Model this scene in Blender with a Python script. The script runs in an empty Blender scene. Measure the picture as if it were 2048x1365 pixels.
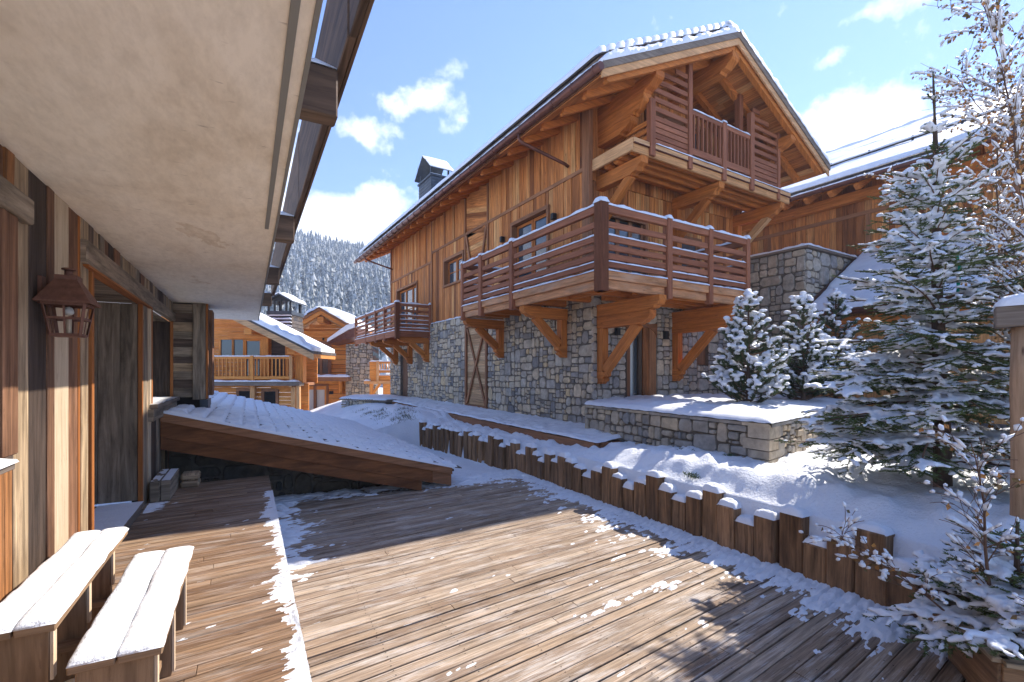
import bpy, bmesh, math, random
from mathutils import Vector, Matrix, noise
random.seed(11)
R = math.radians
scene = bpy.context.scene
COL = scene.collection

# ------------------------------------------------------------------ camera
EYE = 1.6
YAW = 29.0
cam_d = bpy.data.cameras.new('camera'); cam = bpy.data.objects.new('camera', cam_d); COL.objects.link(cam)
cam.location = (0, 0, EYE); cam.rotation_euler = (R(90), 0, R(-YAW))
cam_d.sensor_width = 36; cam_d.lens = 36*951/2048; cam_d.shift_y = 62.5/2048
cam_d.clip_start = .05; cam_d.clip_end = 3000
scene.camera = cam

# ------------------------------------------------------------------ sun and sky
SUN = Vector((1, .13, .97)).normalized()
SUN_EL = math.asin(SUN.z); SUN_AZ = math.atan2(SUN.x, SUN.y)
sl = bpy.data.lights.new('sun', 'SUN'); so = bpy.data.objects.new('sun', sl); COL.objects.link(so)
so.rotation_euler = (-SUN).to_track_quat('-Z', 'Y').to_euler()
sl.energy = 2.5; sl.angle = R(.55); sl.color = (1, .93, .83)

def N(nt, typ, ins=None, **kw):
    n = nt.nodes.new(typ)
    for k, v in kw.items(): setattr(n, k, v)
    if ins:
        for k, v in ins.items():
            s = n.inputs[k]
            if isinstance(v, bpy.types.NodeSocket): nt.links.new(v, s)
            else: s.default_value = v
    return n
def M2(nt, op, a, b=0.0, c=None, clamp=False):
    n = nt.nodes.new('ShaderNodeMath'); n.operation = op; n.use_clamp = clamp
    for i, v in enumerate((a, b, c)):
        if v is None: continue
        if isinstance(v, bpy.types.NodeSocket): nt.links.new(v, n.inputs[i])
        else: n.inputs[i].default_value = v
    return n.outputs[0]
def VM(nt, op, a, b):
    n = nt.nodes.new('ShaderNodeVectorMath'); n.operation = op
    for i, v in enumerate((a, b)):
        if isinstance(v, bpy.types.NodeSocket): nt.links.new(v, n.inputs[i])
        elif isinstance(v, (int, float)): n.inputs[i].default_value = (v, v, v)
        else: n.inputs[i].default_value = v
    return n
def ramp(nt, fac, pts, interp='LINEAR'):
    n = nt.nodes.new('ShaderNodeValToRGB'); n.color_ramp.interpolation = interp
    els = n.color_ramp.elements
    while len(els) < len(pts): els.new(.5)
    for e, (p, c) in zip(els, pts):
        e.position = p; e.color = (*c, 1) if len(c) == 3 else c
    nt.links.new(fac, n.inputs[0]); return n.outputs[0]
def mix(nt, fac, a, b, mode='MIX'):
    n = nt.nodes.new('ShaderNodeMix'); n.data_type = 'RGBA'; n.blend_type = mode
    for s, v in ((n.inputs[0], fac), (n.inputs[6], a), (n.inputs[7], b)):
        if isinstance(v, bpy.types.NodeSocket): nt.links.new(v, s)
        elif isinstance(v, (int, float)): s.default_value = v
        else: s.default_value = (*v, 1)
    return n.outputs[2]

def pxdir(u, v):
    th = R(YAW); s, c = math.sin(th), math.cos(th); t = (u-1024)/951; w = (745-v)/951
    return Vector((s+t*c, c-t*s, w)).normalized()

world = bpy.data.worlds.new('World'); scene.world = world; world.use_nodes = True
nt = world.node_tree; nt.nodes.clear()
sky = N(nt, 'ShaderNodeTexSky', sky_type='NISHITA', sun_disc=False, sun_elevation=SUN_EL, sun_rotation=SUN_AZ,
        altitude=1500, air_density=1.0, dust_density=.15, ozone_density=1.3)
tc = N(nt, 'ShaderNodeTexCoord'); d = tc.outputs['Generated']
sep = N(nt, 'ShaderNodeSeparateXYZ', {0: d})
# cloud plane coordinates: direction divided by height above the horizon
den = M2(nt, 'ADD', M2(nt, 'MAXIMUM', sep.outputs[2], 0.0), .25)
cl = N(nt, 'ShaderNodeCombineXYZ', {0: M2(nt, 'DIVIDE', sep.outputs[0], den), 1: M2(nt, 'DIVIDE', sep.outputs[1], den)})
n1 = N(nt, 'ShaderNodeTexNoise', {'Vector': d, 'Scale': 11.0, 'Detail': 9.0, 'Roughness': .6, 'Distortion': .1})
n2 = N(nt, 'ShaderNodeTexNoise', {'Vector': cl.outputs[0], 'Scale': 1.3, 'Detail': 3.0, 'Roughness': .5})
blobs = [(690, 470, .15, .085, 1.3), (610, 420, .08, .06, .95), (765, 425, .06, .05, .95), (715, 268, .075, .04, .85),
         (880, 205, .085, .055, .62), (905, 140, .05, .03, .55), (790, 215, .04, .03, .55), (1700, 250, .12, .06, .95), (1640, 330, .12, .05, .6), (1760, 15, .08, .015, .45),
         (1640, 130, .04, .02, .45), (1880, 260, .06, .03, .3), (700, 185, .05, .02, .5), (330, 300, .3, .12, .8), (2700, 200, .3, .08, .9), (-600, 350, .4, .1, 1.0)]
tot = None
for (u, v, ra, rb, st) in blobs:
    c0 = pxdir(u, v); ta = c0.cross(Vector((0, 0, 1))).normalized(); tb = ta.cross(c0).normalized()
    a = N(nt, 'ShaderNodeVectorMath', {0: d, 1: tuple(ta/ra)}, operation='DOT_PRODUCT').outputs['Value']
    b = N(nt, 'ShaderNodeVectorMath', {0: d, 1: tuple(tb/rb)}, operation='DOT_PRODUCT').outputs['Value']
    f = N(nt, 'ShaderNodeVectorMath', {0: d, 1: tuple(c0)}, operation='DOT_PRODUCT').outputs['Value']
    r2 = M2(nt, 'ADD', M2(nt, 'MULTIPLY', a, a), M2(nt, 'MULTIPLY', b, b))
    e = M2(nt, 'EXPONENT', M2(nt, 'MULTIPLY', r2, -1.0))
    e = M2(nt, 'MULTIPLY', M2(nt, 'MULTIPLY', e, st), M2(nt, 'GREATER_THAN', f, 0.0))
    tot = e if tot is None else M2(nt, 'MAXIMUM', tot, e)
far = M2(nt, 'MULTIPLY', M2(nt, 'SUBTRACT', n2.outputs[0], .56), 1.5)
dens = M2(nt, 'ADD', M2(nt, 'MAXIMUM', tot, far), M2(nt, 'MULTIPLY', M2(nt, 'SUBTRACT', n1.outputs[0], .5), 2.3))
mask = ramp(nt, dens, [(.36, (0, 0, 0)), (.66, (.5, .5, .5)), (.92, (1, 1, 1))])
hz = M2(nt, 'MULTIPLY', M2(nt, 'SUBTRACT', .27, sep.outputs[2], clamp=True), .6, clamp=True)
skyc = mix(nt, 1.0, sky.outputs[0], (.36, .425, .55), 'MULTIPLY')
skyc = mix(nt, hz, skyc, (2.1, 2.6, 3.5))
n3 = N(nt, 'ShaderNodeTexNoise', {'Vector': d, 'Scale': 5.0, 'Detail': 5.0})
cc = mix(nt, ramp(nt, n3.outputs[0], [(.35, (0, 0, 0)), (.65, (1, 1, 1))]), (2.9, 3.1, 3.6), (4.0, 4.0, 4.1))
skyc = mix(nt, mask, skyc, cc)
bg = N(nt, 'ShaderNodeBackground', {'Color': skyc, 'Strength': .15})
wo = N(nt, 'ShaderNodeOutputWorld', {'Surface': bg.outputs[0]})

vs = scene.view_settings
vs.view_transform = 'Standard'; vs.look = 'None'; vs.exposure = 2.0; vs.gamma = 1; vs.use_curve_mapping = False
scene.render.engine = 'CYCLES'
scene.cycles.max_bounces = 7; scene.cycles.diffuse_bounces = 5

# ------------------------------------------------------------------ materials
def mat_base(name, rough=.8, spec=.3):
    m = bpy.data.materials.new(name); m.use_nodes = True; nt = m.node_tree
    b = nt.nodes['Principled BSDF']; b.inputs['Roughness'].default_value = rough
    b.inputs['Specular IOR Level'].default_value = spec
    return m, nt, b
def rnd_node(nt):
    oi = N(nt, 'ShaderNodeObjectInfo'); g = N(nt, 'ShaderNodeNewGeometry')
    return M2(nt, 'FRACT', M2(nt, 'ADD', M2(nt, 'MULTIPLY', oi.outputs['Random'], 7.31), M2(nt, 'MULTIPLY', g.outputs['Random Per Island'], 5.17)))
def wpos(nt, sc=(1, 1, 1)):
    return VM(nt, 'MULTIPLY', N(nt, 'ShaderNodeNewGeometry').outputs['Position'], sc).outputs[0]
def wood(name, cols, rough=.72, contrast=.5, grain=26, knots=.5, stain=.35, stain_col=(.05, .035, .025), bump=.25, interp='LINEAR', spec=.25, grooves=0, frost=0):
    m, nt, b = mat_base(name, rough, spec)
    rn = rnd_node(nt)
    uv = N(nt, 'ShaderNodeUVMap', uv_map='UVMap').outputs[0]
    off = N(nt, 'ShaderNodeCombineXYZ', {0: M2(nt, 'MULTIPLY', rn, 37.0), 1: M2(nt, 'MULTIPLY', rn, 91.0)}).outputs[0]
    p = VM(nt, 'ADD', uv, off).outputs[0]
    pg = VM(nt, 'MULTIPLY', p, (1.3, grain, 1)).outputs[0]
    g1 = N(nt, 'ShaderNodeTexNoise', {'Vector': pg, 'Scale': 1.0, 'Detail': 6.0, 'Roughness': .62, 'Distortion': .6}).outputs[0]
    pg2 = VM(nt, 'MULTIPLY', p, (3.0, grain*4, 1)).outputs[0]
    g2 = N(nt, 'ShaderNodeTexNoise', {'Vector': pg2, 'Scale': 1.0, 'Detail': 3.0, 'Roughness': .6}).outputs[0]
    ps = VM(nt, 'MULTIPLY', p, (1.1, 3.5, 1)).outputs[0]
    s1 = N(nt, 'ShaderNodeTexNoise', {'Vector': ps, 'Scale': 1.0, 'Detail': 5.0, 'Roughness': .65}).outputs[0]
    col = ramp(nt, rn, cols, interp)
    lo = 1-contrast; hi = 1+contrast*.75
    k = ramp(nt, g1, [(.3, (lo, lo*.97, lo*.92)), (.7, (hi, hi, hi))])
    col = mix(nt, 1.0, col, k, 'MULTIPLY')
    k2 = ramp(nt, g2, [(.35, (.8, .78, .76)), (.6, (1.06, 1.06, 1.06))])
    col = mix(nt, .8, col, k2, 'MULTIPLY')
    st = ramp(nt, s1, [(.5, (0, 0, 0)), (.75, (1, 1, 1))])
    col = mix(nt, M2(nt, 'MULTIPLY', st, stain), col, stain_col)
    wr = N(nt, 'ShaderNodeTexNoise', {'Vector': VM(nt, 'MULTIPLY', p, (7, 40, 1)).outputs[0], 'Scale': 1.0, 'Detail': 4.0, 'Roughness': .7}).outputs[0]
    col = mix(nt, ramp(nt, wr, [(.60, (0, 0, 0)), (.68, (.45, .45, .45))]), col, mix(nt, 1.0, col, (.42, .38, .36), 'MULTIPLY'))
    if knots > 0:
        pk = VM(nt, 'MULTIPLY', p, (2.2, 6.0, 1)).outputs[0]
        vo = N(nt, 'ShaderNodeTexVoronoi', {'Vector': pk, 'Scale': 1.0, 'Randomness': 1.0}).outputs['Distance']
        kn = ramp(nt, vo, [(.035, (1, 1, 1)), (.11, (0, 0, 0))])
        col = mix(nt, M2(nt, 'MULTIPLY', kn, knots), col, (.05, .02, .01))
    if frost:
        pf_ = VM(nt, 'MULTIPLY', wpos(nt), (1.4, 7, 1)).outputs[0]
        fr_ = N(nt, 'ShaderNodeTexNoise', {'Vector': pf_, 'Scale': 1.3, 'Detail': 6.0, 'Roughness': .7}).outputs[0]
        fg = M2(nt, 'ADD', fr_, M2(nt, 'MULTIPLY', M2(nt, 'SUBTRACT', g2, .5), .55))
        col = mix(nt, M2(nt, 'MULTIPLY', ramp(nt, fg, [(.50, (0, 0, 0)), (.72, (1, 1, 1))]), frost), col, (.70, .66, .62))
    nt.links.new(col, b.inputs['Base Color'])
    hh = M2(nt, 'ADD', g1, M2(nt, 'MULTIPLY', g2, .6))
    if grooves:
        sv = N(nt, 'ShaderNodeSeparateXYZ', {0: uv}).outputs[1]
        gr = M2(nt, 'PINGPONG', sv, grooves)
        gr = M2(nt, 'GREATER_THAN', gr, grooves*.25)
        hh = M2(nt, 'ADD', hh, M2(nt, 'MULTIPLY', gr, .8))
    bp = N(nt, 'ShaderNodeBump', {'Height': hh, 'Strength': bump, 'Distance': .01})
    nt.links.new(bp.outputs[0], b.inputs['Normal'])
    return m

MT = {}
MT['larch'] = wood('larch_cladding', [(0, (.20, .068, .022)), (.14, (.47, .165, .042)), (.42, (.60, .245, .075)), (.62, (.50, .175, .044)), (.82, (.68, .35, .13)), (.92, (.27, .095, .032)), (1, (.56, .22, .062))], knots=.6, stain=.3)
MT['larch_pale'] = wood('larch_pale_cladding', [(0, (.30, .17, .08)), (.3, (.50, .30, .15)), (.6, (.60, .37, .19)), (.8, (.42, .24, .12)), (1, (.62, .42, .24))], knots=.6, stain=.45, stain_col=(.10, .06, .035))
MT['beam'] = wood('orange_beam', [(0, (.44, .135, .028)), (.5, (.54, .185, .040)), (1, (.48, .155, .034))], contrast=.35, grain=18, knots=.5, stain=.25, stain_col=(.14, .05, .02))
MT['beam_pale'] = wood('pale_beam', [(0, (.58, .31, .13)), (.5, (.64, .37, .18)), (1, (.56, .28, .11))], contrast=.35, grain=18, knots=.4, stain=.2, stain_col=(.2, .1, .05))
MT['rail'] = wood('brown_rail', [(0, (.25, .088, .042)), (.5, (.34, .13, .065)), (1, (.29, .105, .05))], contrast=.35, grain=20, knots=.2, stain=.25, stain_col=(.07, .03, .02))
MT['trim'] = wood('brown_trim', [(0, (.24, .105, .05)), (1, (.33, .155, .075))], contrast=.35, grain=20, knots=.2, stain=.3)
MT['greyboard'] = wood('grey_board', [(0, (.17, .135, .11)), (.5, (.24, .19, .15)), (1, (.2, .16, .125))], contrast=.4, knots=.2, stain=.4)
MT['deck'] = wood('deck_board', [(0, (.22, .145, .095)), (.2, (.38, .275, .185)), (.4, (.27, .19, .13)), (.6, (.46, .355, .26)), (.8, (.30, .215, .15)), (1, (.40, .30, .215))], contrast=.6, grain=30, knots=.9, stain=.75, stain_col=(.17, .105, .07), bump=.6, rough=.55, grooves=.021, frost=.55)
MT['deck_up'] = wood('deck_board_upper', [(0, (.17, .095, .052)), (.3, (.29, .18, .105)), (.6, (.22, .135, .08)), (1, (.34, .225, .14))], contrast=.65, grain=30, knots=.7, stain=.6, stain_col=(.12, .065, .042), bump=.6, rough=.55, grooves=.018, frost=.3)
MT['post'] = wood('fence_timber', [(0, (.17, .090, .042)), (.35, (.30, .165, .078)), (.7, (.22, .125, .064)), (1, (.36, .20, .10))], contrast=.75, grain=16, knots=.5, stain=.75, stain_col=(.045, .027, .018), bump=.4)
MT['oldgrey'] = wood('weathered_grey', [(0, (.20, .155, .11)), (.5, (.30, .24, .175)), (1, (.25, .19, .135))], contrast=.68, grain=14, knots=.5, stain=.8, stain_col=(.045, .032, .022), bump=.6)
MT['olddark'] = wood('weathered_dark', [(0, (.06, .042, .033)), (1, (.11, .075, .055))], contrast=.68, grain=16, knots=.3, stain=.8, bump=.6)
MT['oldred'] = wood('weathered_red', [(0, (.165, .085, .048)), (1, (.22, .11, .06))], contrast=.68, grain=18, knots=.5, stain=.8, stain_col=(.07, .03, .02), bump=.6)
MT['oldorange'] = wood('weathered_orange', [(0, (.32, .14, .05)), (1, (.38, .17, .065))], contrast=.68, grain=18, knots=.6, stain=.8, stain_col=(.10, .045, .022), bump=.6)
MT['oldtan'] = wood('weathered_tan', [(0, (.36, .26, .155)), (1, (.42, .31, .20))], contrast=.68, grain=16, knots=.8, stain=.8, stain_col=(.12, .07, .04), bump=.6)
MT['oldcream'] = wood('weathered_cream', [(0, (.50, .40, .28)), (1, (.55, .44, .31))], contrast=.14, grain=14, knots=.3, stain=.2, stain_col=(.35, .24, .15))
MT['jamb'] = wood('orange_edge', [(0, (.30, .105, .026)), (1, (.35, .13, .036))], contrast=.3, grain=16, knots=.3, stain=.2, stain_col=(.2, .06, .02))
MT['bench'] = wood('bench_board', [(0, (.25, .155, .085)), (1, (.32, .205, .115))], contrast=.4, grain=14, knots=.7, stain=.45, stain_col=(.12, .075, .045))
MT['endgrain'] = wood('cut_end_board', [(0, (.62, .48, .33)), (1, (.66, .52, .36))], contrast=.15, grain=20, knots=0, stain=.2, stain_col=(.4, .28, .18))
MT['bark'] = wood('spruce_bark', [(0, (.10, .062, .043)), (1, (.13, .08, .055))], contrast=.6, grain=10, knots=.4, stain=.6, bump=.8)
MT['fascia'] = wood('balcony_fascia', [(0, (.44, .20, .09)), (.5, (.54, .27, .125)), (1, (.48, .22, .095))], contrast=.5, grain=9, knots=.5, stain=.6, stain_col=(.5, .36, .26))
MT['beam_brown'] = wood('brown_orange_beam', [(0, (.20, .075, .026)), (1, (.31, .12, .042))], contrast=.5, grain=7, knots=.6, stain=.7, stain_col=(.09, .035, .016))
MT['larch_sunlit'] = wood('sunlit_larch', [(0, (.58, .21, .045)), (.5, (.70, .30, .075)), (1, (.62, .25, .06))], contrast=.3, grain=14, knots=.4, stain=.25, stain_col=(.3, .12, .04))  # brighter larch tone: sunlight on the far chalets put into the colour
MT['darktimber'] = wood('rough_dark_timber', [(0, (.07, .042, .027)), (1, (.12, .072, .043))], contrast=.6, grain=12, knots=.5, stain=.5)
MT['birch'] = wood('pale_log', [(0, (.42, .26, .15)), (1, (.46, .3, .18))], contrast=.3, grain=8, knots=.9, stain=.35, stain_col=(.16, .08, .04))
MT['twig'] = wood('twig', [(0, (.13, .075, .05)), (1, (.17, .095, .06))], contrast=.3, grain=10, knots=0, stain=.2)

def coords(nt, typ='Object', scale=1.0):
    return VM(nt, 'MULTIPLY', N(nt, 'ShaderNodeTexCoord').outputs[typ], (scale, scale, scale)).outputs[0]
def mk_snow():
    m, nt, b = mat_base('snow', .55, .35)
    w = wpos(nt)
    a = N(nt, 'ShaderNodeTexNoise', {'Vector': w, 'Scale': 45.0, 'Detail': 4.0, 'Roughness': .6}).outputs[0]
    c = N(nt, 'ShaderNodeTexNoise', {'Vector': w, 'Scale': 6.0, 'Detail': 3.0}).outputs[0]
    nt.links.new(ramp(nt, c, [(.3, (.72, .74, .78)), (.7, (.80, .81, .83))]), b.inputs['Base Color'])
    bp = N(nt, 'ShaderNodeBump', {'Height': M2(nt, 'ADD', a, M2(nt, 'MULTIPLY', c, 1.5)), 'Strength': .4, 'Distance': .025})
    nt.links.new(bp.outputs[0], b.inputs['Normal']); return m
MT['snow'] = mk_snow()
def mk_stone(name, cols, b=.5):
    m, nt, bs = mat_base(name, .85, .2)
    rn = rnd_node(nt); w = wpos(nt)
    off = N(nt, 'ShaderNodeCombineXYZ', {0: M2(nt, 'MULTIPLY', rn, 37.0)}).outputs[0]
    p = VM(nt, 'ADD', w, off).outputs[0]
    col = ramp(nt, rn, cols)
    n = N(nt, 'ShaderNodeTexNoise', {'Vector': p, 'Scale': 7.0, 'Detail': 8.0, 'Roughness': .65}).outputs[0]
    n2 = N(nt, 'ShaderNodeTexNoise', {'Vector': p, 'Scale': 2.2, 'Detail': 3.0}).outputs[0]
    col = mix(nt, 1.0, col, ramp(nt, n, [(.3, (.6, .6, .6)), (.7, (1.25, 1.22, 1.18))]), 'MULTIPLY')
    col = mix(nt, ramp(nt, n2, [(.5, (0, 0, 0)), (.75, (.35, .35, .35))]), col, (.34, .22, .11))
    nt.links.new(col, bs.inputs['Base Color'])
    bp = N(nt, 'ShaderNodeBump', {'Height': n, 'Strength': b, 'Distance': .03})
    nt.links.new(bp.outputs[0], bs.inputs['Normal']); return m
MT['stone'] = mk_stone('rubble_stone', [(0, (.19, .18, .175)), (.15, (.33, .305, .275)), (.3, (.52, .43, .31)), (.48, (.57, .455, .32)), (.62, (.40, .365, .32)), (.78, (.58, .43, .25)), (.9, (.50, .445, .365)), (1, (.27, .26, .25))])
MT['stone_blue'] = mk_stone('grey_rubble_stone', [(0, (.27, .26, .255)), (.25, (.38, .36, .335)), (.5, (.50, .44, .36)), (.75, (.53, .43, .31)), (1, (.36, .345, .325))])
MT['stone_warm'] = mk_stone('warm_rubble_stone', [(0, (.20, .195, .19)), (.2, (.36, .31, .245)), (.4, (.46, .385, .29)), (.6, (.30, .285, .265)), (.8, (.50, .40, .27)), (1, (.26, .255, .25))])
MT['stone_shade'] = mk_stone('shade_darkened_stone', [(0, (.07, .07, .07)), (.5, (.15, .12, .085)), (1, (.10, .095, .085))])  # deep shade under the cellar roof is put into these dark stone colours
MT['slate'] = mk_stone('slate', [(0, (.07, .065, .07)), (1, (.13, .11, .10))])
def flat(name, col, rough=.7, metal=0, noise_s=0, amt=.3, spec=.3):
    m, nt, b = mat_base(name, rough, spec); b.inputs['Metallic'].default_value = metal
    if noise_s:
        n = N(nt, 'ShaderNodeTexNoise', {'Vector': wpos(nt), 'Scale': noise_s, 'Detail': 6.0, 'Roughness': .6}).outputs[0]
        c = mix(nt, 1.0, col, ramp(nt, n, [(.3, (1-amt,)*3), (.7, (1+amt,)*3)]), 'MULTIPLY')
        nt.links.new(c, b.inputs['Base Color'])
        bp = N(nt, 'ShaderNodeBump', {'Height': n, 'Strength': .3, 'Distance': .01}); nt.links.new(bp.outputs[0], b.inputs['Normal'])
    else: b.inputs['Base Color'].default_value = (*col, 1)
    return m
MT['mortar'] = flat('mortar', (.15, .125, .10), .95, noise_s=9)
MT['dark'] = flat('dark_void', (.018, .014, .012), .9)
MT['soil'] = flat('soil', (.05, .035, .025), .95, noise_s=20)
MT['copper'] = flat('brown_copper', (.14, .055, .038), .42, .55, noise_s=5, spec=.5)
MT['rust'] = flat('rusty_steel', (.16, .075, .05), .62, .35, noise_s=25, amt=.25)
MT['black'] = flat('black_metal', (.015, .015, .016), .5)
MT['zinc'] = flat('dark_zinc', (.055, .065, .08), .45, .4, noise_s=4)
MT['drip'] = flat('drip_strip', (.22, .21, .18), .6, 0)
MT['curtain'] = flat('curtain', (.55, .58, .56), .9)
MT['bulb'] = flat('bulb_glass', (.5, .47, .42), .15, spec=.6)
MT['ribbon'] = flat('green_ribbon', (.0, .28, .19), .5)
MT['needle'] = flat('spruce_needles', (.085, .115, .035), .6, noise_s=3, amt=.45)
MT['needle_pine'] = flat('pine_needles', (.060, .090, .038), .6, noise_s=4, amt=.4)
MT['grass'] = flat('winter_grass', (.10, .095, .035), .8, noise_s=8, amt=.4)
MT['pot'] = flat('brown_pot', (.10, .055, .045), .6)
def mk_leaf():
    m, nt, b = mat_base('dry_leaf', .6, .3); rn = rnd_node(nt)
    nt.links.new(ramp(nt, rn, [(0, (.09, .07, .03)), (.45, (.18, .11, .04)), (.75, (.38, .17, .05)), (1, (.58, .30, .08))]), b.inputs['Base Color']); return m
MT['leaf'] = mk_leaf()
def mk_glass():
    m, nt, b = mat_base('window_glass', .05, .9)
    b.inputs['Base Color'].default_value = (.05, .065, .08, 1); return m
MT['glass'] = mk_glass()
def mk_concrete():
    m, nt, b = mat_base('concrete', .85, .2); w = wpos(nt)
    a = N(nt, 'ShaderNodeTexNoise', {'Vector': VM(nt, 'MULTIPLY', w, (1, .6, 1)).outputs[0], 'Scale': 1.5, 'Detail': 7.0, 'Roughness': .62, 'Distortion': .4}).outputs[0]
    c = N(nt, 'ShaderNodeTexNoise', {'Vector': VM(nt, 'MULTIPLY', w, (3, 1, 1)).outputs[0], 'Scale': 6.0, 'Detail': 6.0, 'Roughness': .7}).outputs[0]
    e = N(nt, 'ShaderNodeTexNoise', {'Vector': VM(nt, 'MULTIPLY', w, (9, 26, 1)).outputs[0], 'Scale': .8, 'Detail': 3.0}).outputs[0]
    g = N(nt, 'ShaderNodeTexNoise', {'Vector': w, 'Scale': 60.0, 'Detail': 3.0}).outputs[0]
    col = ramp(nt, a, [(.32, (.70, .60, .46)), (.42, (.80, .71, .57)), (.56, (.85, .77, .64)), (.650, (.84, .76, .63)), (.662, (.70, .59, .44)), (.72, (.79, .70, .56))])
    col = mix(nt, 1.0, col, ramp(nt, c, [(.3, (.88, .87, .85)), (.6, (1.05, 1.05, 1.05))]), 'MULTIPLY')
    col = mix(nt, ramp(nt, e, [(.70, (0, 0, 0)), (.78, (.7, .7, .7))]), col, (.27, .21, .14))
    nt.links.new(col, b.inputs['Base Color'])
    bp = N(nt, 'ShaderNodeBump', {'Height': M2(nt, 'ADD', c, M2(nt, 'MULTIPLY', g, .4)), 'Strength': .15, 'Distance': .01}); nt.links.new(bp.outputs[0], b.inputs['Normal'])
    return m
MT['concrete'] = mk_concrete()
def mk_ground():
    m, nt, b = mat_base('snowy_ground', .6, .3); w = wpos(nt)
    a = N(nt, 'ShaderNodeTexNoise', {'Vector': w, 'Scale': 30.0, 'Detail': 5.0, 'Roughness': .6}).outputs[0]
    c = N(nt, 'ShaderNodeTexNoise', {'Vector': w, 'Scale': 3.0, 'Detail': 3.0}).outputs[0]
    nt.links.new(ramp(nt, c, [(.3, (.72, .74, .78)), (.7, (.80, .81, .83))]), b.inputs['Base Color'])
    bp = N(nt, 'ShaderNodeBump', {'Height': a, 'Strength': .7, 'Distance': .03}); nt.links.new(bp.outputs[0], b.inputs['Normal']); return m
MT['ground'] = mk_ground()
def mk_forest():
    m, nt, b = mat_base('snowy_forest', .9, .1); rn = rnd_node(nt); w = wpos(nt)
    n = N(nt, 'ShaderNodeTexNoise', {'Vector': w, 'Scale': 1.1, 'Detail': 4.0, 'Roughness': .7}).outputs[0]
    zz = N(nt, 'ShaderNodeSeparateXYZ', {0: N(nt, 'ShaderNodeNewGeometry').outputs['Normal']}).outputs[2]
    f = M2(nt, 'ADD', M2(nt, 'MULTIPLY', n, 1.4), M2(nt, 'MULTIPLY', zz, .35))
    f = M2(nt, 'ADD', f, M2(nt, 'MULTIPLY', rn, .22))
    k = ramp(nt, f, [(.62, (.05, .075, .085)), (.86, (.17, .19, .19)), (1.0, (.46, .47, .46))])
    nt.links.new(k, b.inputs['Base Color']); return m
MT['forest'] = mk_forest()

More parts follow.
